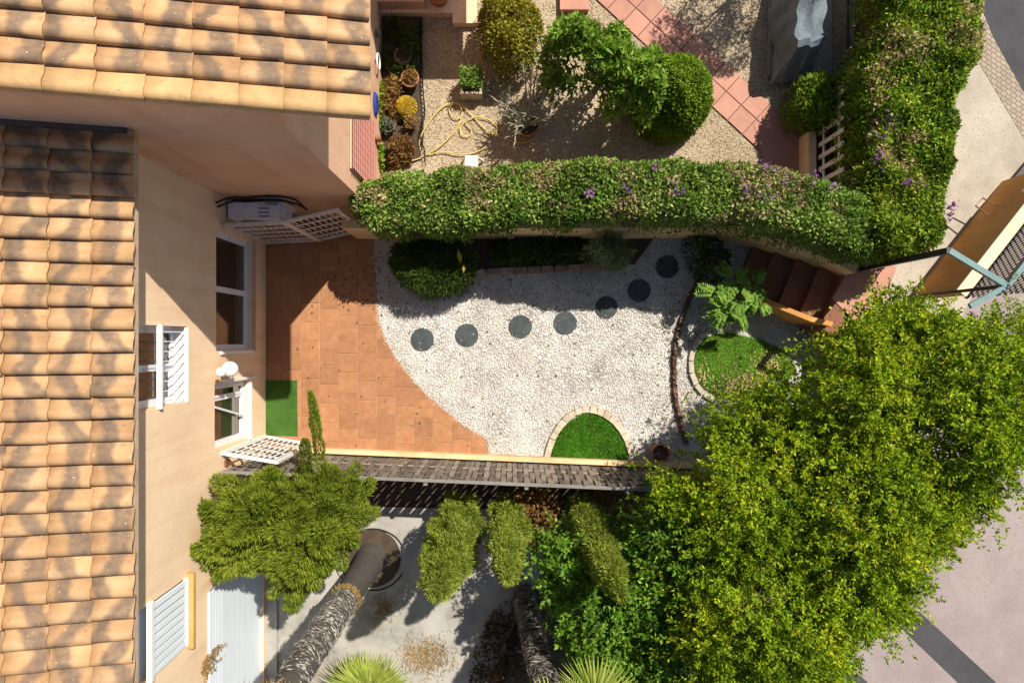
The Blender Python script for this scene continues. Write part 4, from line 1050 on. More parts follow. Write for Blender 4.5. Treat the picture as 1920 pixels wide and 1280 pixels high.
for k in range(13):
    an = k * 2.4; rr = .5 + .6 * rnd.random(); z = rnd.uniform(3.2, 3.9); cx, cy = 4.0, -1.8
    limb(tr, [(tb.x - .1, tb.y - .2, 2.2), ((tb.x + cx + rr * math.cos(an)) / 2, (tb.y + cy + rr * math.sin(an)) / 2, 2.9), (cx + rr * 1.3 * math.cos(an), cy + rr * 1.2 * math.sin(an), z)], (.07, .015), M['bark'])
# ---- dark glossy shrub below it
FI = PX([(1005, 1085), (1030, 1035), (1075, 1030), (1110, 1065), (1150, 1060), (1185, 990), (1215, 940), (1270, 925), (1350, 1000), (1350, 1330), (1180, 1340), (1110, 1270), (1065, 1200), (1015, 1150)], 2.9)
fi = plant('glossy_shrub', P(1180, 1120), 'dark green glossy-leaved shrub between the palm and the big tree', 'shrub')
rg = rgen(33)
p, nn = crown(FI, 30000, 2.4, 3.5, .6, rg, .35, 1.9, .3, .5, .12, 1.2, .22)
q, qn, qd, lat = shoots(p, nn, 1300, 26, .26, .09, rg)
N = len(q); leaves('foliage', q, unit(qd * .6 + lat), unit(qn + .6 * rdir(N, rg)), .075, .040, M['ficus'], fi, .12)
lo = p[::5].copy(); lo[:, 2] -= .3; leafy('inner_leaves', lo, nn[::5], .075, .04, M['ficus'], rg, fi, .7)
c = P(1190, 1150); limb(fi, [(c.x, c.y, -.05), (c.x + .1, c.y, .8), (c.x + .1, c.y - .1, 1.7)], (.09, .04), M['bark'], 'trunk')

# ---- conifers
def sprigs(name, p, out, m, rg, root, L=.075, W=.020, up=.35, rand=.9):
    N = len(p); ax = unit(out + np.array([0, 0, up]) + rand * rdir(N, rg))
    return leaves(name, p, ax, unit(rdir(N, rg) + out * .6), L * (.6 + .8 * rg.random(N)), W * (.7 + .6 * rg.random(N)), m, root, .05)
def spindle(path, rad, n, rg, bump=.75, bscale=5.0):
    pts = np.array([tuple(q) for q in bez(path, 10)]); m_ = len(pts)
    t = rg.random(n) ** .9; f = t * (m_ - 1); i = np.minimum(f.astype(int), m_ - 2); c = pts[i] + (pts[i + 1] - pts[i]) * (f - i)[:, None]
    d = unit(pts[i + 1] - pts[i]); a = unit(np.cross(d, np.tile([.3, 1, .1], (n, 1)))); b = np.cross(d, a)
    th = rg.random(n) * 6.283; o = a * np.cos(th)[:, None] + b * np.sin(th)[:, None]
    prof = np.minimum(1, .35 + t / .18) * np.sqrt(np.clip(1 - t ** 2.4, 0, 1))
    q = c + o * (rad * prof)[:, None]
    lump = 1 + bump * (vnoise(q, bscale) - .5) * 2 + .3 * (vnoise(q + 9, bscale * 2.5) - .5)
    r = rad * prof * lump * (1 - .45 * rg.random(n) ** 2)
    return c + o * r[:, None], o, d
def plume(path, rad, n, rg):
    q, o, d = spindle(path, rad, n, rg, .5, 7)
    return q, unit(d * .9 + o * .8)
def cypress(base, h, r, n, seed, label, m, lean=(0, 0)):
    root = plant('columnar_cypress', base, label, 'cypress', 'columnar cypresses behind the woven fence')
    b = Vector((base[0], base[1], 0)); top = b + Vector((lean[0], lean[1], h)); rg = rgen(seed); ra = random.Random(seed)
    qs = []; ds = []
    np_ = 44
    for k in range(np_):
        t = (k + .5) / np_; t0 = t * .80; an = k * 2.399 + ra.uniform(-.4, .4)
        rr = r * min(1, .45 + t / .2) * (1 - t ** 2.2) ** .75 * ra.uniform(.7, 1.2) + .02
        c = b.lerp(top, t0); o = Vector((math.cos(an), math.sin(an), 0)); L = h * ra.uniform(.13, .22)
        pth = [c + o * rr * .15, c + o * rr * .62 + Vector((0, 0, L * .40)), c + o * rr + Vector((0, 0, L))]
        q, d = plume(pth, .115 + .05 * r, n // np_, rg); qs.append(q); ds.append(d)
    q, d = plume([b.lerp(top, .7), b.lerp(top, .85), top], .09, n // 12, rg); qs.append(q); ds.append(d)
    q = np.vstack(qs); d = np.vstack(ds)
    N = len(q); leaves('foliage', q, unit(d + .45 * rdir(N, rg)), rdir(N, rg), .05 + .045 * rg.random(N), .015, m, root, .05)
    MB().tube([b + Vector((0, 0, -.05)), b.lerp(top, .5), b.lerp(top, .93)], [.06, .035, .01], 7).build('trunk', M['bark'], root)
cypress(P(868, 948), 4.35, .40, 42000, 41, 'broad columnar cypress, leftmost of the three behind the woven fence', M['cypress'])
cypress(P(953, 944), 3.9, .27, 28000, 42, 'narrow green cypress in the middle of the three behind the fence', M['cypress'])
cypress(P(1083, 940), 4.7, .25, 28000, 43, 'slender yellowish cypress nearest the big tree', M['cypress'], (.03, .05))
JU = PX([(704, 892), (720, 945), (706, 1010), (660, 1062), (606, 1098), (565, 1125), (530, 1152), (490, 1118), (468, 1072), (430, 1080), (396, 1092), (362, 1052), (312, 1030), (345, 962), (400, 895), (470, 872), (520, 866), (565, 845), (600, 855), (640, 868), (675, 882)], 2.35)
ju = plant('juniper', P(600, 930), 'broad feathery juniper leaning against the house corner', 'juniper')
rg = rgen(44)
ra = random.Random(44); qs = []; ds = []
lobes = [(P(540, 945, 1.6), [(318, 1026, 2.3), (340, 992, 2.35), (362, 1062, 2.2), (395, 1080, 2.1), (385, 945, 2.4), (425, 905, 2.4), (475, 884, 2.4), (530, 876, 2.4), (432, 1066, 2.2), (462, 1040, 2.3), (400, 1020, 2.6), (450, 960, 2.7), (505, 930, 2.7)]),
         (P(632, 965, 1.5), [(530, 1140, 2.1), (560, 1122, 2.1), (502, 1108, 2.1), (600, 1092, 2.0), (632, 1050, 2.0), (668, 1004, 2.0), (684, 955, 2.0), (680, 914, 2.0), (655, 892, 2.1), (625, 884, 2.2), (545, 1060, 2.5), (590, 1020, 2.6), (640, 985, 2.5)]),
         (P(585, 950, 1.4), [(560, 880, 2.2), (590, 890, 2.2), (520, 985, 2.3), (545, 1010, 2.2), (500, 1030, 2.1), (560, 950, 2.4), (600, 930, 2.3), (480, 1060, 2.0), (520, 1060, 2.0), (575, 1000, 2.3), (610, 960, 2.4)])]
for hub, tips in lobes:
    for (a_, b_, z_) in tips:
        e = P(a_, b_, z_)
        for k in range(5):
            u = ra.uniform(.45, 1.0) if k else ra.uniform(.98, 1.1)
            tip = hub.lerp(e, u) + Vector((ra.uniform(-.15, .15), ra.uniform(-.15, .15), 0)); tip.z = z_ + (1 - u) * .75 + ra.uniform(-.18, .18)
            st_ = hub.lerp(e, u * .3); st_.z = 1.7 + (1 - u) * .5
            md = st_.lerp(tip, .6) + Vector((0, 0, .22))
            q, d = plume([st_, md, tip], ra.uniform(.12, .18) if k else .11, 900, rg); qs.append(q); ds.append(d)
q = np.vstack(qs); d = np.vstack(ds); N = len(q)
leaves('foliage', q, unit(d + .45 * rdir(N, rg)), rdir(N, rg), .05 + .05 * rg.random(N), .015, M['juniper'], ju, .05)
tb = P(600, 930); limb(ju, [(tb.x, tb.y, -.05), (tb.x - .05, tb.y - .05, .9), (tb.x - .3, tb.y - .25, 2.0)], (.11, .05), M['bark'], 'trunk')
pth = [P(612, 905, 2.2), P(603, 870, 2.45), P(596, 820, 2.6), P(590, 780, 2.65), P(582, 737, 2.7)]
q, o, d = spindle(pth, .075, 2600, rg, .4, 6); ax = unit(d + o * .45 + .3 * rdir(len(q), rg))
leaves('leader_shoot', q, ax, rdir(len(q), rg), .04 + .03 * rg.random(len(q)), .014, M['juniper'], ju, .05)
pth = [P(575, 880, 2.4), P(573, 850, 2.6), P(572, 828, 2.7)]
q, o, d = spindle(pth, .07, 700, rg, .3, 6); leaves('leader_shoot', q, unit(d + o * .45), rdir(len(q), rg), .07, .018, M['juniper'], ju, .05)

# ---- palms
def fan(root, hub, direction, nrm, rad, seed, m, n=34, spread=3.7, droop=.25, stalk=None, name='frond'):
    rg = random.Random(seed); d = Vector(direction).normalized(); nr = Vector(nrm).normalized(); nr = (nr - d * nr.dot(d)).normalized(); sd = d.cross(nr)
    mb = MB(); hub = Vector(hub)
    for k in range(n):
        t = (k / (n - 1) - .5) * spread; a = d * math.cos(t) + sd * math.sin(t); s = nr.cross(a)
        L = rad * (1 - .16 * abs(t / spread) * 2 + rg.uniform(-.05, .04)); w0 = rad * spread / n * .36
        pr = []
        for u in (0.0, .25, .5, .75, 1.0):
            c = hub + a * (L * u) - Vector((0, 0, 1)) * (droop * L * u * u) + nr * (.02 * math.sin(k * 2.1))
            ww = w0 * (.12 + 1.7 * u if u < .5 else (1.05 * (1 - u) * 1.9)); pr.append((c, max(ww, .001)))
        v = []
        for c, ww in pr: v += [c - s * ww, c + nr * ww * .35, c + s * ww]
        f = []
        for i in range(4): f += [(i * 3, i * 3 + 1, i * 3 + 4, i * 3 + 3), (i * 3 + 1, i * 3 + 2, i * 3 + 5, i * 3 + 4)]
        mb.add(v, f)
    if stalk is not None: mb.tube([stalk, Vector(stalk).lerp(hub, .6) + Vector((0, 0, .03)), hub], [.016, .012, .01], 6)
    return mb.build(name, m, root)
def thatch(root, path, rad, n, seed, m, name='fibre_skirt', L=.16):
    rg = rgen(seed); pts = np.array([tuple(q) for q in bez(path, 10)]); m_ = len(pts)
    t = rg.random(n); f = t * (m_ - 1); i = np.minimum(f.astype(int), m_ - 2); c = pts[i] + (pts[i + 1] - pts[i]) * (f - i)[:, None]
    th = rg.random(n) * 6.283; o = np.column_stack([np.cos(th), np.sin(th), np.zeros(n)]); tan = np.column_stack([-np.sin(th), np.cos(th), np.zeros(n)])
    r = (rad[0] + (rad[1] - rad[0]) * t) * (1 + .10 * rg.normal(size=n) + .10 * np.sin(t * 60 + th))
    p = c + o * r[:, None]; sg = np.where(rg.random(n) < .5, 1, -1)[:, None]
    ax = tan * sg + o * .04 + np.column_stack([np.zeros(n), np.zeros(n), .35 * rg.normal(size=n)]) 
    return leaves(name, p, ax, unit(o + .4 * rdir(n, rg)), L * (.6 + .8 * rg.random(n)), .016 + .012 * rg.random(n), m, root, .1)
b1 = P(697, 1046); pa = plant('palm_tree', b1, 'thick palm trunk with grey fibrous skirt rising from the concrete', 'palm')
B = Vector((b1.x, b1.y, 0))
up = lambda z, dx=0, dy=0: B + Vector((dx, dy, z))
MB().tube(bez([up(-.05), up(.25), up(.8), up(1.4), up(2.0)], 5), [.31, .30, .29, .28, .27, .265, .255, .245, .24, .235, .23, .225, .22, .22, .215, .215, .21, .21, .205, .205, .2][:21], 18).build('trunk', M['palmtrunk'], pa, True)
tag(MB().lathe((b1.x, b1.y, 0), [(.52, -.05), (.52, .006), (.45, .012), (.02, .012)], 28).build('planting_hole', M['soil']), 'round dark soil hole around the palm base', 'planting hole', kind='structure')
MB().tube(bez([up(1.9), up(3), up(4.5), up(5.9)], 5), .18, 16).build('skirt_core', M['palmtrunk'], pa, True)
thatch(pa, [up(1.95), up(2.9), up(4.0), up(5.7)], (.185, .155), 6800, 51, M['thatch'], L=.075)
mbc = MB()
rgc = rgen(77); th = rgc.random(420) * 6.283
leaves('skirt_collar', np.column_stack([B.x + .20 * np.cos(th), B.y + .20 * np.sin(th), 1.98 + .10 * rgc.random(420)]), np.column_stack([np.cos(th) * .35, np.sin(th) * .35, -.9 + .3 * rgc.normal(size=420)]), np.column_stack([np.cos(th), np.sin(th), np.ones(420) * .4]), .09, .035, M['dryplant'], pa)
for k in range(7):
    an = k * .9 + .4
    if k in (1, 2): continue
    fan(pa, up(6.0, .55 * math.cos(an), .55 * math.sin(an) - .35), (math.cos(an), math.sin(an) - .5, .25), (0, 0, 1), .6, 60 + k, M['fan_leaf'], stalk=up(5.9))
for k, (dx, dy) in enumerate(((-.45, .35), (-.15, .5), (.25, .42), (.42, .2))):
    fan(pa, up(5.4, dx * .6, dy * .6 - .12), (dx, dy * .55, -.8), (dx, dy, .6), .42, 80 + k, M['dryplant'], 24, 2.6, .1, up(5.6), 'dry_frond')
tag(MB().tube([(B.x + .58 * math.cos(2 * math.pi * k / 40) + .03, B.y + .55 * math.sin(2 * math.pi * k / 40) - .02, .012 + .006 * math.sin(k)) for k in range(3, 38)], .012, 6).build('irrigation_hose', M['black'], None, True), 'black irrigation hose ringed around the palm base', 'hose')
tag(MB().tube(bez([P(628, 1058, .02), P(636, 1078, .02), P(652, 1090, .02)], 5), .009, 6).build('bent_wire', M['brown'], None, True), 'short rusty wire on the concrete left of the palm', 'wire')
b2 = P(982, 1112); B = Vector((b2.x, b2.y, 0)); p2 = plant('palm_tree', b2, 'slimmer grey palm trunk with bright fan leaves at bottom edge', 'palm')
T2 = [B + Vector((0, 0, -.05)), B + Vector((.08, -.03, 1.2)), B + Vector((.2, -.08, 2.6)), B + Vector((.34, -.14, 3.7))]
MB().tube(bez(T2, 5), .145, 14).build('trunk', M['palmtrunk'], p2, True)
thatch(p2, T2, (.16, .155), 3800, 52, M['thatch'], L=.12)
ct = T2[-1]
for k, (an, el, rd) in enumerate(((.2, .1, .55), (1.0, .35, .62), (1.9, .3, .3), (-.7, .2, .7), (-1.8, .2, .7), (-2.7, .2, .7))):
    hb = ct + Vector((math.cos(an), math.sin(an) * .8, .35)) * .32 + Vector((.30, .02, 0))
    fan(p2, hb, (math.cos(an) * .8, math.sin(an) + .15, el), (-.1, .1, 1), rd, 90 + k, M['fan_leaf'], 36, 3.5, .18, ct)
b3 = P(694, 1296, .6); p3 = plant('young_palm', (b3.x, b3.y, 0), 'young yellow-green fan palm at the bottom edge beside the thick trunk', 'palm')
limb(p3, [(b3.x, b3.y, -.05), (b3.x, b3.y, .25), (b3.x, b3.y, .5)], (.07, .05), M['palmtrunk'], 'trunk')
for k, an in enumerate((1.1, 1.75, 2.3, .45, 3.6, 5.2)):
    hb = Vector((b3.x, b3.y, .58)) + Vector((math.cos(an) * .14, math.sin(an) * .14, .12))
    fan(p3, hb, (math.cos(an), math.sin(an), .6), (0, .1, 1), .85, 120 + k, M['fan_leaf'], 22, 1.6, .25, (b3.x, b3.y, .45))

# ---- dry and small plants of the lower garden
def bush(name, outline, z, n, zlo, zhi, rim, L, W, m, label, cat, seed, bumps=.12, bscale=3, depth=.12, ragged=.4, side=.2, zbot=0.0, keep=0.0, tilt=.6, stem=True, group=None, up=.15):
    poly = PX(outline, z) if isinstance(outline, list) else list(outline)
    c = np.mean(poly, 0); root = plant(name, (c[0], c[1], 0), label, cat, group); rg = rgen(seed)
    p, nn = crown(poly, n, zlo, zhi, rim, rg, bumps, bscale, depth, ragged, side, zbot, keep)
    leafy('foliage', p, nn, L, W, m, rg, root, tilt, up=up)
    if stem:
        for k in range(4):
            an = k * 1.6; e = rim * .5
            limb(root, [(c[0], c[1], -.03), (c[0] + e * .3 * math.cos(an), c[1] + e * .3 * math.sin(an), zlo * .5 + .05), (c[0] + e * math.cos(an), c[1] + e * math.sin(an), (zlo + zhi) / 2 - .05)], (.022, .008), M['bark'], 'stem')
    return root
bush('dry_shrub', [(970, 935), (1010, 915), (1050, 930), (1060, 990), (1040, 1040), (1000, 1050), (970, 1020), (960, 970)], 1.0, 4200, .6, 1.1, .3, .06, .04, M['brownleaf'], 'dry brown shrub between the middle and slender cypresses', 'shrub', 71, .2, 3, .35, .5, .3, .1, .35)
bush('dry_shrub', [(925, 1150), (990, 1110), (1010, 1180), (1000, 1250), (950, 1300), (880, 1290), (890, 1210)], .3, 3600, .15, .45, .3, .065, .045, M['deadleaf'], 'low dead shrub in shade left of the slim palm', 'shrub', 72, .15, 3, .2, .5, .3, 0, .38)
bush('dry_shrub', [(1110, 925), (1160, 920), (1190, 950), (1170, 985), (1120, 985)], 1.0, 1100, .6, 1.0, .2, .06, .04, M['brownleaf'], 'sparse brown shrub right of the slender cypress', 'shrub', 73, .2, 3, .35, .5, .3, .1, .4)
bush('dry_plant', [(335, 1265), (345, 1250), (372, 1248), (392, 1222), (402, 1228), (392, 1262), (385, 1285), (360, 1300), (335, 1290)], 2.4, 1500, 2.3, 2.55, .12, .05, .025, M['dryplant'], 'brown dried plant reaching up at the bottom left wall', 'plant', 74, .05, 5, .1, .3, .2, 2.0)
zz = P(372, 1262, 1.6); 
limb(bpy.data.objects['dry_plant'], [(zz.x, zz.y, -.05), (zz.x, zz.y, 1.2), (zz.x, zz.y, 2.3)], (.03, .012), M['bark'], 'trunk')
g_ = P(392, 1272, 1.2); tag(MB().lathe((g_.x, g_.y, 0), [(.10, 0), (.11, .6), (.11, 1.0), (.07, 1.12), (.03, 1.2)], 16).build('gas_bottle', M['greypot'], None, True), 'grey green rounded bottle by the roller shutter', 'bottle')

# ---- plants of the gravel garden
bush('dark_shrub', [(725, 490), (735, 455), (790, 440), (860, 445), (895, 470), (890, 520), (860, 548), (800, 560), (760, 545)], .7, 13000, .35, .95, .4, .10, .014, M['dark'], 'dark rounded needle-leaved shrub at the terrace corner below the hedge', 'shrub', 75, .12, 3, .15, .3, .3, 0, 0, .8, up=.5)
o = bpy.data.objects['dark_shrub']
for k, (a, b, z, an, L) in enumerate(((838, 440, 1.1, .4, .20), (868, 450, 1.05, .5, .18), (864, 495, 1.0, 1.75, .26), (869, 512, .95, 1.5, .16))):
    c = np.array([P(a, b, z)]); leaves('yellow_leaf', c, np.array([[math.cos(an), math.sin(an), .1]]), np.array([[.1, .3, 1.]]), L, L * .34, M['yellowleaf'], o, .1)
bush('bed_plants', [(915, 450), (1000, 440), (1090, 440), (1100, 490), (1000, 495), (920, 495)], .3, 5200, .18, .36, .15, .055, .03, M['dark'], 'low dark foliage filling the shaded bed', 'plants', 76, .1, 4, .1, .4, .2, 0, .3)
# strap-leaved tuft
c = P(1143, 470, .8); st = plant('strap_leaf_plant', (c.x, c.y, 0), 'pale strap-leaved tuft at the right end of the shaded bed', 'plant'); rg = rgen(78)
p, nn = crown(circle((c.x, c.y), .36, 14, 1, .85, .4, 2), 1900, .55, 1.0, .3, rg, .12, 4, .12, .4, .2, .3)
leafy('foliage', p, nn, .12, .022, M['grassy'], rg, st, .5, up=.3)
for k in range(6):
    a = k * 1.05; limb(st, [(c.x, c.y, -.02), (c.x + .06 * math.cos(a), c.y + .06 * math.sin(a), .4), (c.x + .18 * math.cos(a), c.y + .18 * math.sin(a), .8)], (.012, .004), M['bark'], 'stem')
# pinnate-leaved young tree
c = P(1348, 570, .0); pn = plant('pinnate_plant', c, 'young plant with long pinnate leaves beside the steps', 'plant'); rg = rgen(79); ra = random.Random(79)
limb(pn, [(c.x, c.y, -.03), (c.x + .02, c.y, .5), (c.x, c.y, .95)], (.035, .02), M['bark'], 'stem')
hubs = [(0, .02, 1.0), (-.30, .12, .85), (.28, .22, .9), (.05, -.22, .8), (.40, -.02, .75), (-.2, -.14, .95), (-.08, .36, .85)]
for hx, hy, hz_ in hubs[1:]: limb(pn, [(c.x, c.y, .3), (c.x + hx * .6, c.y + hy * .6, hz_ * .7), (c.x + hx, c.y + hy, hz_)], (.016, .008), M['bark'], 'stem')
for k in range(133):
    an = k * 2.399 + ra.uniform(-.4, .4); el = ra.uniform(.25, 1.0); Lr = ra.uniform(.12, .28); hx, hy, hz_ = hubs[k % 7]
    a0 = Vector((c.x + hx + .04 * math.cos(an), c.y + hy + .04 * math.sin(an), hz_ + .12 * el)); d = Vector((math.cos(an), math.sin(an), ra.uniform(-.1, .6)))
    pts = [a0 + d * (Lr * u) - Vector((0, 0, .22 * u * u)) for u in np.linspace(0, 1, 9)]
    pos = []; ax = []; nr = []
    dh = Vector((math.cos(an), math.sin(an), 0)); sd = Vector((-math.sin(an), math.cos(an), 0))
    for i in range(2, 9):
        for sg in (-1, 1):
            pos.append(pts[i]); ax.append(dh * .55 + sd * sg + Vector((0, 0, ra.uniform(-.2, .2)))); nr.append(Vector((ra.uniform(-.2, .2), ra.uniform(-.2, .2), 1)))
    pos.append(pts[-1]); ax.append(dh); nr.append(Vector((0, 0, 1)))
    leaves('frond', np.array(pos), np.array(ax), np.array(nr), .075, .034, M['pinnate'], pn)
bush('shade_bush', [(1285, 440), (1340, 438), (1372, 470), (1370, 520), (1330, 540), (1290, 500)], .3, 3000, .15, .5, .2, .05, .03, M['dark'], 'dark bush in shade at the foot of the steps', 'shrub', 80, .1, 4, .1, .4, .25, 0, .3)

# ================================================================== UPPER GARDEN
# pink tile path
pd = Vector((.735, -.678)).normalized(); pnm = Vector((-pd.y, pd.x))
path = MB(); a0 = Vector(P(1108, -62)[:2]); Lp = 4.75
path.prism([tuple(a0 - pnm * .37), tuple(a0 + pd * Lp - pnm * .37), tuple(a0 + pd * Lp + pnm * .37), tuple(a0 + pnm * .37)], -.07, -.006)
po_ = path.build('tile_path', pm('path_joint', (.17, .095, .07), .3, 8)); tag(po_, 'pink tile path crossing the upper garden diagonally', 'path', kind='structure')
for i in range(13):
    for j in range(2):
        q0 = a0 + pd * (i * .365) + pnm * (-.37 + j * .37)
        MB().prism([tuple(q0 + pd * .009 + pnm * .009), tuple(q0 + pd * .356 + pnm * .009), tuple(q0 + pd * .356 + pnm * .361), tuple(q0 + pd * .009 + pnm * .361)], -.02, .012 + rnd.uniform(-.003, .002)).build('paving_tile', M['pinktile'], po_)
tag(MB().prism(PX([(1412, 232), (1470, 215), (1512, 228), (1512, 330), (1440, 330)]), -.05, .016).build('tiled_landing', M['pinktile']), 'shaded pink landing at the end of the tile path', 'landing', kind='structure')
nsx = empty('upper_steps', (*P(1530, 280)[:2], 0), 'brown steps at the end of the pink path', 'steps')
xx = P(1511, 280).x
for k in range(2):
    MB().prism([(xx + .30 * k, 2.75), (xx + .30 * k + .32, 2.75), (xx + .30 * k + .32, 3.75), (xx + .30 * k, 3.75)], -.08, .16 * (k + 1)).build('step', M['steptile'], nsx)
tag(MB().prism([(5.12, 2.8), (5.25, 2.8), (5.25, 3.62), (5.12, 3.62)], -.08, .42).build('gate_pier', M['plaster']), 'cream pier top beside the brown steps', 'wall')
pk = empty('picket_fence', (5.4, 4, .0), 'white picket fence half hidden in the street hedge', 'fence')
for k in range(7):
    y = 2.75 + k * .21
    MB().box((5.30, y, .85), (.02, .075, .9)).build('picket', M['white'], pk)
for z in (.55, 1.1): MB().bar((5.32, 2.6, z), (5.32, 4.15, z), .02, .06).build('rail', M['white'], pk)
bush('shade_bush', [(1490, 185), (1505, 140), (1545, 125), (1590, 150), (1590, 210), (1560, 238), (1510, 228)], .9, 5200, .5, 1.1, .3, .07, .035, M['box'], 'dark green bush between the covered grill and the brown steps', 'shrub', 81, .12, 3, .15, .4, .25, 0)

# covered grill on a slab
tag(MB().prism(PX([(1442, -60), (1560, -60), (1560, 143), (1442, 143)], .03), -.06, .03).build('concrete_slab', M['concrete']), 'grey concrete slab under the covered grill', 'slab')
cg = empty('covered_grill', (*P(1520, 40)[:2], 0), 'garden grill wrapped in a silver grey tarpaulin', 'covered grill')
n1, n2 = 26, 22; v = []; f = []
x0, x1 = P(1484, 0, .95).x, P(1556, 0, .95).x; y0, y1 = P(0, 112, .95).y, P(0, -70, .95).y
for i in range(n1):
    for j in range(n2):
        u, t = i / (n1 - 1) * 2 - 1, j / (n2 - 1) * 2 - 1
        e = max(abs(u), abs(t)); top = .98 + .05 * math.sin(u * 2.5 + t * 3) + .10 * (1 - abs(u) * 1.2)
        z = top if e < .7 else top - (top - .18) * ((e - .7) / .3) ** .8
        sp = 1.0 if e < .7 else 1 + .12 * (e - .7) / .3
        fold = .035 * math.sin(u * 9 + t * 4) * (e > .6) + .02 * math.sin(t * 13 - u * 6)
        v.append(((x0 + x1) / 2 + u * sp * (x1 - x0) / 2 * 1.02 + fold, (y0 + y1) / 2 + t * sp * (y1 - y0) / 2 + fold * .7, z + .6 * fold))
for i in range(n1 - 1):
    for j in range(n2 - 1): f.append((i * n2 + j, (i + 1) * n2 + j, (i + 1) * n2 + j + 1, i * n2 + j + 1))
mk('tarpaulin', v, f, M['tarp'], cg)
for sx in (x0 + .08, x1 - .08): MB().box((sx, (y0 + y1) / 2, .25), (.05, .9, .5)).build('leg', M['darksteel'], cg)
v = []; f = []
c = P(1512, 105, .5)
for i in range(14):
    t = i / 13
    for j, (dx, z) in enumerate(((-.22, .03), (-.13, .42), (0, .62), (.16, .40), (.24, .03))):
        v.append((c.x + dx * (1 - .25 * t) + .03 * math.sin(i * 1.3 + j), c.y + .24 - t * .48, z * (1 - .35 * t * t) + .03 * math.sin(i * 2.1 + j * 1.7)))
for i in range(13):
    for j in range(4): f.append((i * 5 + j, i * 5 + j + 1, (i + 1) * 5 + j + 1, (i + 1) * 5 + j))
f += [(0, 1, 2, 3, 4)[::-1], tuple(range(65, 70))]
mk('dark_cover', v, f, M['tarpdark'], cg)
fc = empty('folded_chair', (*P(1478, 90)[:2], 0), 'folded ochre canvas chair leaning on the covered grill', 'chair')
c = P(1480, 92, .4)
MB().bar((c.x - .06, c.y - .15, .03), (c.x + .10, c.y + .05, .75), .30, .03, (1, 0, 0)).build('canvas', M['canvas'], fc)
for dy in (-.17, .17): MB().bar((c.x - .10, c.y - .15 + dy, .03), (c.x + .10, c.y + .05 + dy, .82), .025, .025).build('leg', M['canvas'], fc)

# shrubs and trees
bush('yellow_shrub', [(893, 20), (905, -30), (960, -50), (1010, -20), (1022, 30), (1012, 80), (985, 112), (940, 118), (905, 85)], 1.0, 11000, .45, 1.1, .55, .058, .034, M['yellowsh'], 'yellow-leaved rounded shrub at the top edge', 'shrub', 82, .14, 3, .14, .4, .3, .05)
ct = bush('citrus_tree', [(1008, 85), (1022, 45), (1065, 15), (1100, 8), (1130, 48), (1165, 35), (1205, 62), (1195, 82), (1240, 78), (1258, 110), (1252, 160), (1235, 205), (1185, 185), (1130, 190), (1120, 150), (1065, 130), (1020, 122)], 1.7, 13000, 1.15, 2.0, .5, .115, .052, M['citrus'], 'green citrus tree with glossy leaves beside the clipped bush', 'tree', 83, .34, 2.6, .28, .5, .25, .8, .30)
c = P(1140, 140, 0); limb(ct, [(c.x, c.y, -.05), (c.x, c.y, .5), (c.x - .05, c.y + .05, 1.2)], (.07, .05), M['bark'], 'trunk')
for k, (a, b) in enumerate(((1118, 118), (1165, 100), (1090, 60), (1190, 130))):
    q = P(a, b, 1.75); MB().lathe(q, [(.01, -.035), (.03, -.022), (.037, 0), (.03, .022), (.01, .035)], 10).build('fruit', M['citrusfruit'], ct, True)
c = P(1272, 165, .9)
bush('clipped_bush', tuple(circle((c.x, c.y), .68, 22, wob=.05, seed=3)), 0, 24000, .15, 1.42, .66, .055, .030, M['box'], 'round clipped green bush beside the pink path', 'bush', 84, .05, 3, .09, .15, .3, .0)
# bare potted olive
c = P(988, 243); pot('olive_pot', c, .21, .30, M['pot'], 'brown clay pot holding the bare shrub, hose coiled round it')
ol = plant('bare_shrub', c, 'half bare grey twiggy shrub in the clay pot', 'shrub'); ra = random.Random(9); rg = rgen(85); tips = []
for k in range(26):
    an = ra.uniform(0, 6.28); r = ra.uniform(.15, .58); z = ra.uniform(.6, 1.2)
    m1 = Vector((c.x + r * .45 * math.cos(an) - .05, c.y + r * .45 * math.sin(an) + .05, .28 + z * .4)); e = Vector((c.x + r * math.cos(an) - .12, c.y + r * math.sin(an) + .15, z))
    limb(ol, [(c.x, c.y, .22), m1, e], (.020, .008), M['greybark']); tips.append(e)
    for q in range(3):
        e2 = e + Vector((ra.uniform(-.14, .14), ra.uniform(-.14, .14), ra.uniform(-.05, .2))); limb(ol, [m1.lerp(e, .6), m1.lerp(e2, .8), e2], (.011, .005), M['greybark'], 'twig'); tips.append(e2)
tp_ = np.array([tuple(t) for t in tips]); i_ = rg.integers(0, len(tp_), 900); pp = tp_[i_] + rg.normal(0, .07, (900, 3))
leafy('foliage', pp, np.tile([0, 0, 1.], (900, 1)), .06, .016, M['olive'], rg, ol, .8)
# tree whose grey crown hangs in at the top edge
ot = plant('olive_tree', (5.0, 7.6, 0), 'grey-green olive tree at the top edge casting lacy shade on the gravel', 'tree'); rg = rgen(86)
pl_ = circle((4.85, 7.0), .95, 16, 1.1, .85, .3, 4)
p, nn = crown(pl_, 13000, 2.5, 3.2, .6, rg, .35, 2.6, .3, .6, .2, 2.3, .40)
leafy('crown', p, nn, .075, .024, M['olive'], rg, ot, .8)
limb(ot, [(5.0, 7.7, -.05), (5.05, 7.6, 1.2), (4.95, 7.3, 2.5)], (.12, .05), M['greybark'], 'trunk')
for k in range(9):
    an = k * .7; limb(ot, [(4.95, 7.35, 2.3), (4.85 + .3 * math.cos(an), 7.0 + .25 * math.sin(an), 2.6), (4.85 + .75 * math.cos(an), 7.0 + .55 * math.sin(an), 2.8)], (.02, .005), M['greybark'])
tag(MB().prism(PX([(1050, -60), (1104, -60), (1104, 18), (1050, 18)], .12), -.08, .12).build('tiled_step', M['pinktile']), 'red tiled step at the top edge above the citrus tree', 'step')
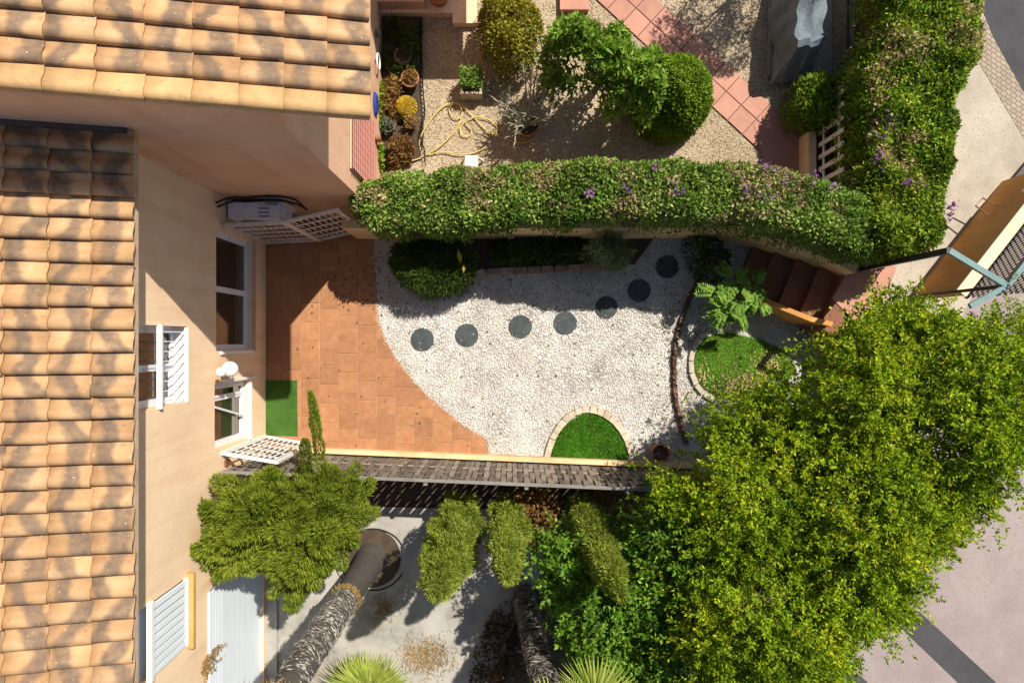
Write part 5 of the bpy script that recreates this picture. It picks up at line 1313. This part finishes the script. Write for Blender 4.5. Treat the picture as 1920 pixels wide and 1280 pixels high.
# square planter
c = P(885, 168); sp = empty('square_planter', c, 'square concrete planter with a low green plant', 'planter')
x, y = c.x, c.y
for dx, dy, sx, sy in ((0, .17, .38, .04), (0, -.17, .38, .04), (.17, 0, .04, .30), (-.17, 0, .04, .30)): MB().box((x + dx, y + dy, .15), (sx, sy, .32)).build('side', M['stone'], sp)
MB().box((x, y, .13), (.30, .30, .26)).build('soil', M['soil'], sp)
rg = rgen(87); n = 900; p = np.column_stack([x + R.uniform(-.2, .2, n), y + .05 + R.uniform(-.16, .2, n), .28 + .22 * R.random(n)])
leafy('foliage', p, np.tile([0, 0, 1.], (n, 1)), .05, .028, M['hedge'], rg, sp, .6)
# bed against the wall
tag(MB().prism(PX([(716, 20), (792, 20), (790, 180), (795, 250), (790, 300), (700, 315), (712, 200)]), -.07, .004).build('wall_bed', M['soil']), 'narrow planted bed along the peach wall', 'bed', kind='structure')
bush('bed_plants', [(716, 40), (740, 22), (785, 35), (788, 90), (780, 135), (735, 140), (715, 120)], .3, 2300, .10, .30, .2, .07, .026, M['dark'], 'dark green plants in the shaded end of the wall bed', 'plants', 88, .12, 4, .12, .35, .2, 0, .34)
bush('succulents', [(718, 145), (740, 136), (752, 150), (748, 200), (740, 230), (720, 230), (714, 180)], .25, 1700, .12, .3, .12, .05, .036, M['brownleaf'], 'reddish brown succulents left of the golden cactus', 'succulent', 89, .06, 5, .06, .3, .2, 0, .2)
bush('succulents', [(722, 280), (735, 255), (765, 252), (776, 275), (770, 300), (745, 312), (725, 305)], .25, 1800, .15, .36, .18, .055, .040, M['brownleaf'], 'bronze rosette succulents near the hedge corner', 'succulent', 90, .06, 5, .06, .3, .25, 0)
bush('bed_plants', [(712, 145), (724, 150), (724, 190), (716, 240), (708, 240), (708, 170)], .25, 900, .1, .3, .1, .05, .034, M['hedge2'], 'thin bright green foliage at the foot of the wall', 'plants', 91, .06, 5, .06, .3, .2, 0)
bush('bed_plants', [(700, 275), (718, 268), (722, 300), (715, 318), (690, 315)], .25, 900, .12, .35, .12, .055, .036, M['hedge2'], 'bright green plant at the wall corner above the hedge', 'plants', 92, .06, 5, .06, .3, .2, 0)
pot('flower_pot', P(759, 113), .155, .22, M['greypot'], 'large grey pot in the shaded wall bed')
pot('flower_pot', P(772, 155), .160, .22, M['pot'], 'terracotta pot with brown rim just above the golden cactus')
pot('flower_pot', P(731, 240), .135, .20, M['greypot'], 'grey pot with a dull green plant below the cactus')
pot('flower_pot', P(773, 236), .10, .16, M['pot'], 'small clay pot at the edge of the wall bed')
pot('flower_pot', P(780, 118), .08, .12, M['greypot'], 'small dark pot beside the large grey pot')
rg = rgen(93); n = 320
for a, b, m_, nm in ((731, 240, 'olive', 0), (772, 155, 'brownleaf', 1), (773, 236, 'dryplant', 2)):
    c = P(a, b); p = np.column_stack([c.x + rg.normal(0, .06, n), c.y + rg.normal(0, .06, n), .18 + .12 * rg.random(n)])
    o = plant('pot_plant', (c.x, c.y, .15), None, None); leafy('foliage', p, np.tile([0, 0, 1.], (n, 1)), .05, .022, M[m_], rg, o, .7)
    tag(o, ['dull green plant in the grey pot below the cactus', 'brown twiggy plant in the rimmed terracotta pot', 'dry plant in the small clay pot'][nm], 'plant')
c = P(761, 199, .2); ca = plant('barrel_cactus', (c.x, c.y, 0), 'round golden barrel cactus in the wall bed', 'cactus')
k = 40; prof = [(.04, 0), (.13, .03), (.165, .12), (.16, .2), (.125, .27), (.07, .305), (.01, .31)]
mb = MB(); mb.lathe((c.x, c.y, 0), prof, k)
mb.v = [((x - c.x) * (1 + .06 * math.cos(20 * math.atan2(y - c.y, x - c.x))) + c.x, (y - c.y) * (1 + .06 * math.cos(20 * math.atan2(y - c.y, x - c.x))) + c.y, z) for x, y, z in mb.v]
mb.build('body', pm('cactus_flesh', (.20, .20, .03), .2, 6), ca, True)
n = 3400; rg = rgen(94); th = rg.integers(0, 20, n) * 6.283 / 20; ph = rg.random(n) * 1.45
o_ = np.column_stack([np.cos(th) * np.cos(ph), np.sin(th) * np.cos(ph), np.sin(ph)]); p = np.array([c.x, c.y, .14]) + o_ * [.168, .168, .172]
leaves('spines', p, o_ + .7 * rdir(n, rg), rdir(n, rg), .038, .007, M['cactus'], ca)
# wire edging of the bed
we = empty('wire_edging', (*P(791, 200)[:2], 0), 'black wire hoop edging along the wall bed', 'edging')
pts = resample(bez([P(791, 40), P(792, 120), P(794, 170), P(797, 215), (P(789, 255)), P(797, 285), P(798, 312)], 6), .075)
for a, b in zip(pts, pts[1:]):
    m_ = (a + b) / 2; d = b - a
    MB().tube([a, a + d * .1 + Vector((0, 0, .10)), m_ + Vector((0, 0, .15)), b - d * .1 + Vector((0, 0, .10)), b + d * .6], .007, 5).build('hoop', M['black'], we)
# hose
hp = [(712, 305), (745, 309), (772, 302), (790, 293), (786, 268), (795, 245), (815, 215), (838, 196), (858, 195), (866, 208), (862, 222), (850, 220), (842, 207), (850, 194), (868, 200), (890, 222), (912, 245), (926, 252), (932, 238), (915, 224), (893, 220), (873, 228), (863, 240), (866, 252), (878, 256), (884, 246), (876, 234), (866, 228), (850, 250), (825, 275), (800, 290), (830, 285), (862, 290), (890, 286), (912, 276)]
hz = [Vector((*P(a, b, .03)[:2], .02 + .012 * (i % 3))) for i, (a, b) in enumerate(hp)]
tag(MB().tube(bez(hz, 5), .0105, 7).build('garden_hose', M['hose'], None, True), 'yellow garden hose looping over the beige gravel', 'hose')
hp = [(912, 245), (930, 253), (950, 262), (975, 268), (1000, 262), (1012, 244), (1008, 228), (995, 222)]
hz = [Vector((*P(a, b, .03)[:2], .03)) for a, b in hp]
tag(MB().tube(bez(hz, 5), .0105, 7).build('garden_hose', M['hose'], None, True), 'yellow hose length curled round the clay pot', 'hose')
# white stool showing behind the hedge
c = P(884, 303, .45); ws = empty('plastic_stool', (c.x, c.y, 0), 'white plastic stool showing above the hedge edge', 'stool')
MB().box((c.x, c.y, .44), (.22, .20, .03)).build('seat', M['white'], ws)
for dx in (-.09, .09):
    for dy in (-.08, .08): MB().bar((c.x + dx, c.y + dy, .43), (c.x + dx * 2.0, c.y + dy * 1.6, 0), .035, .035).build('leg', M['white'], ws)
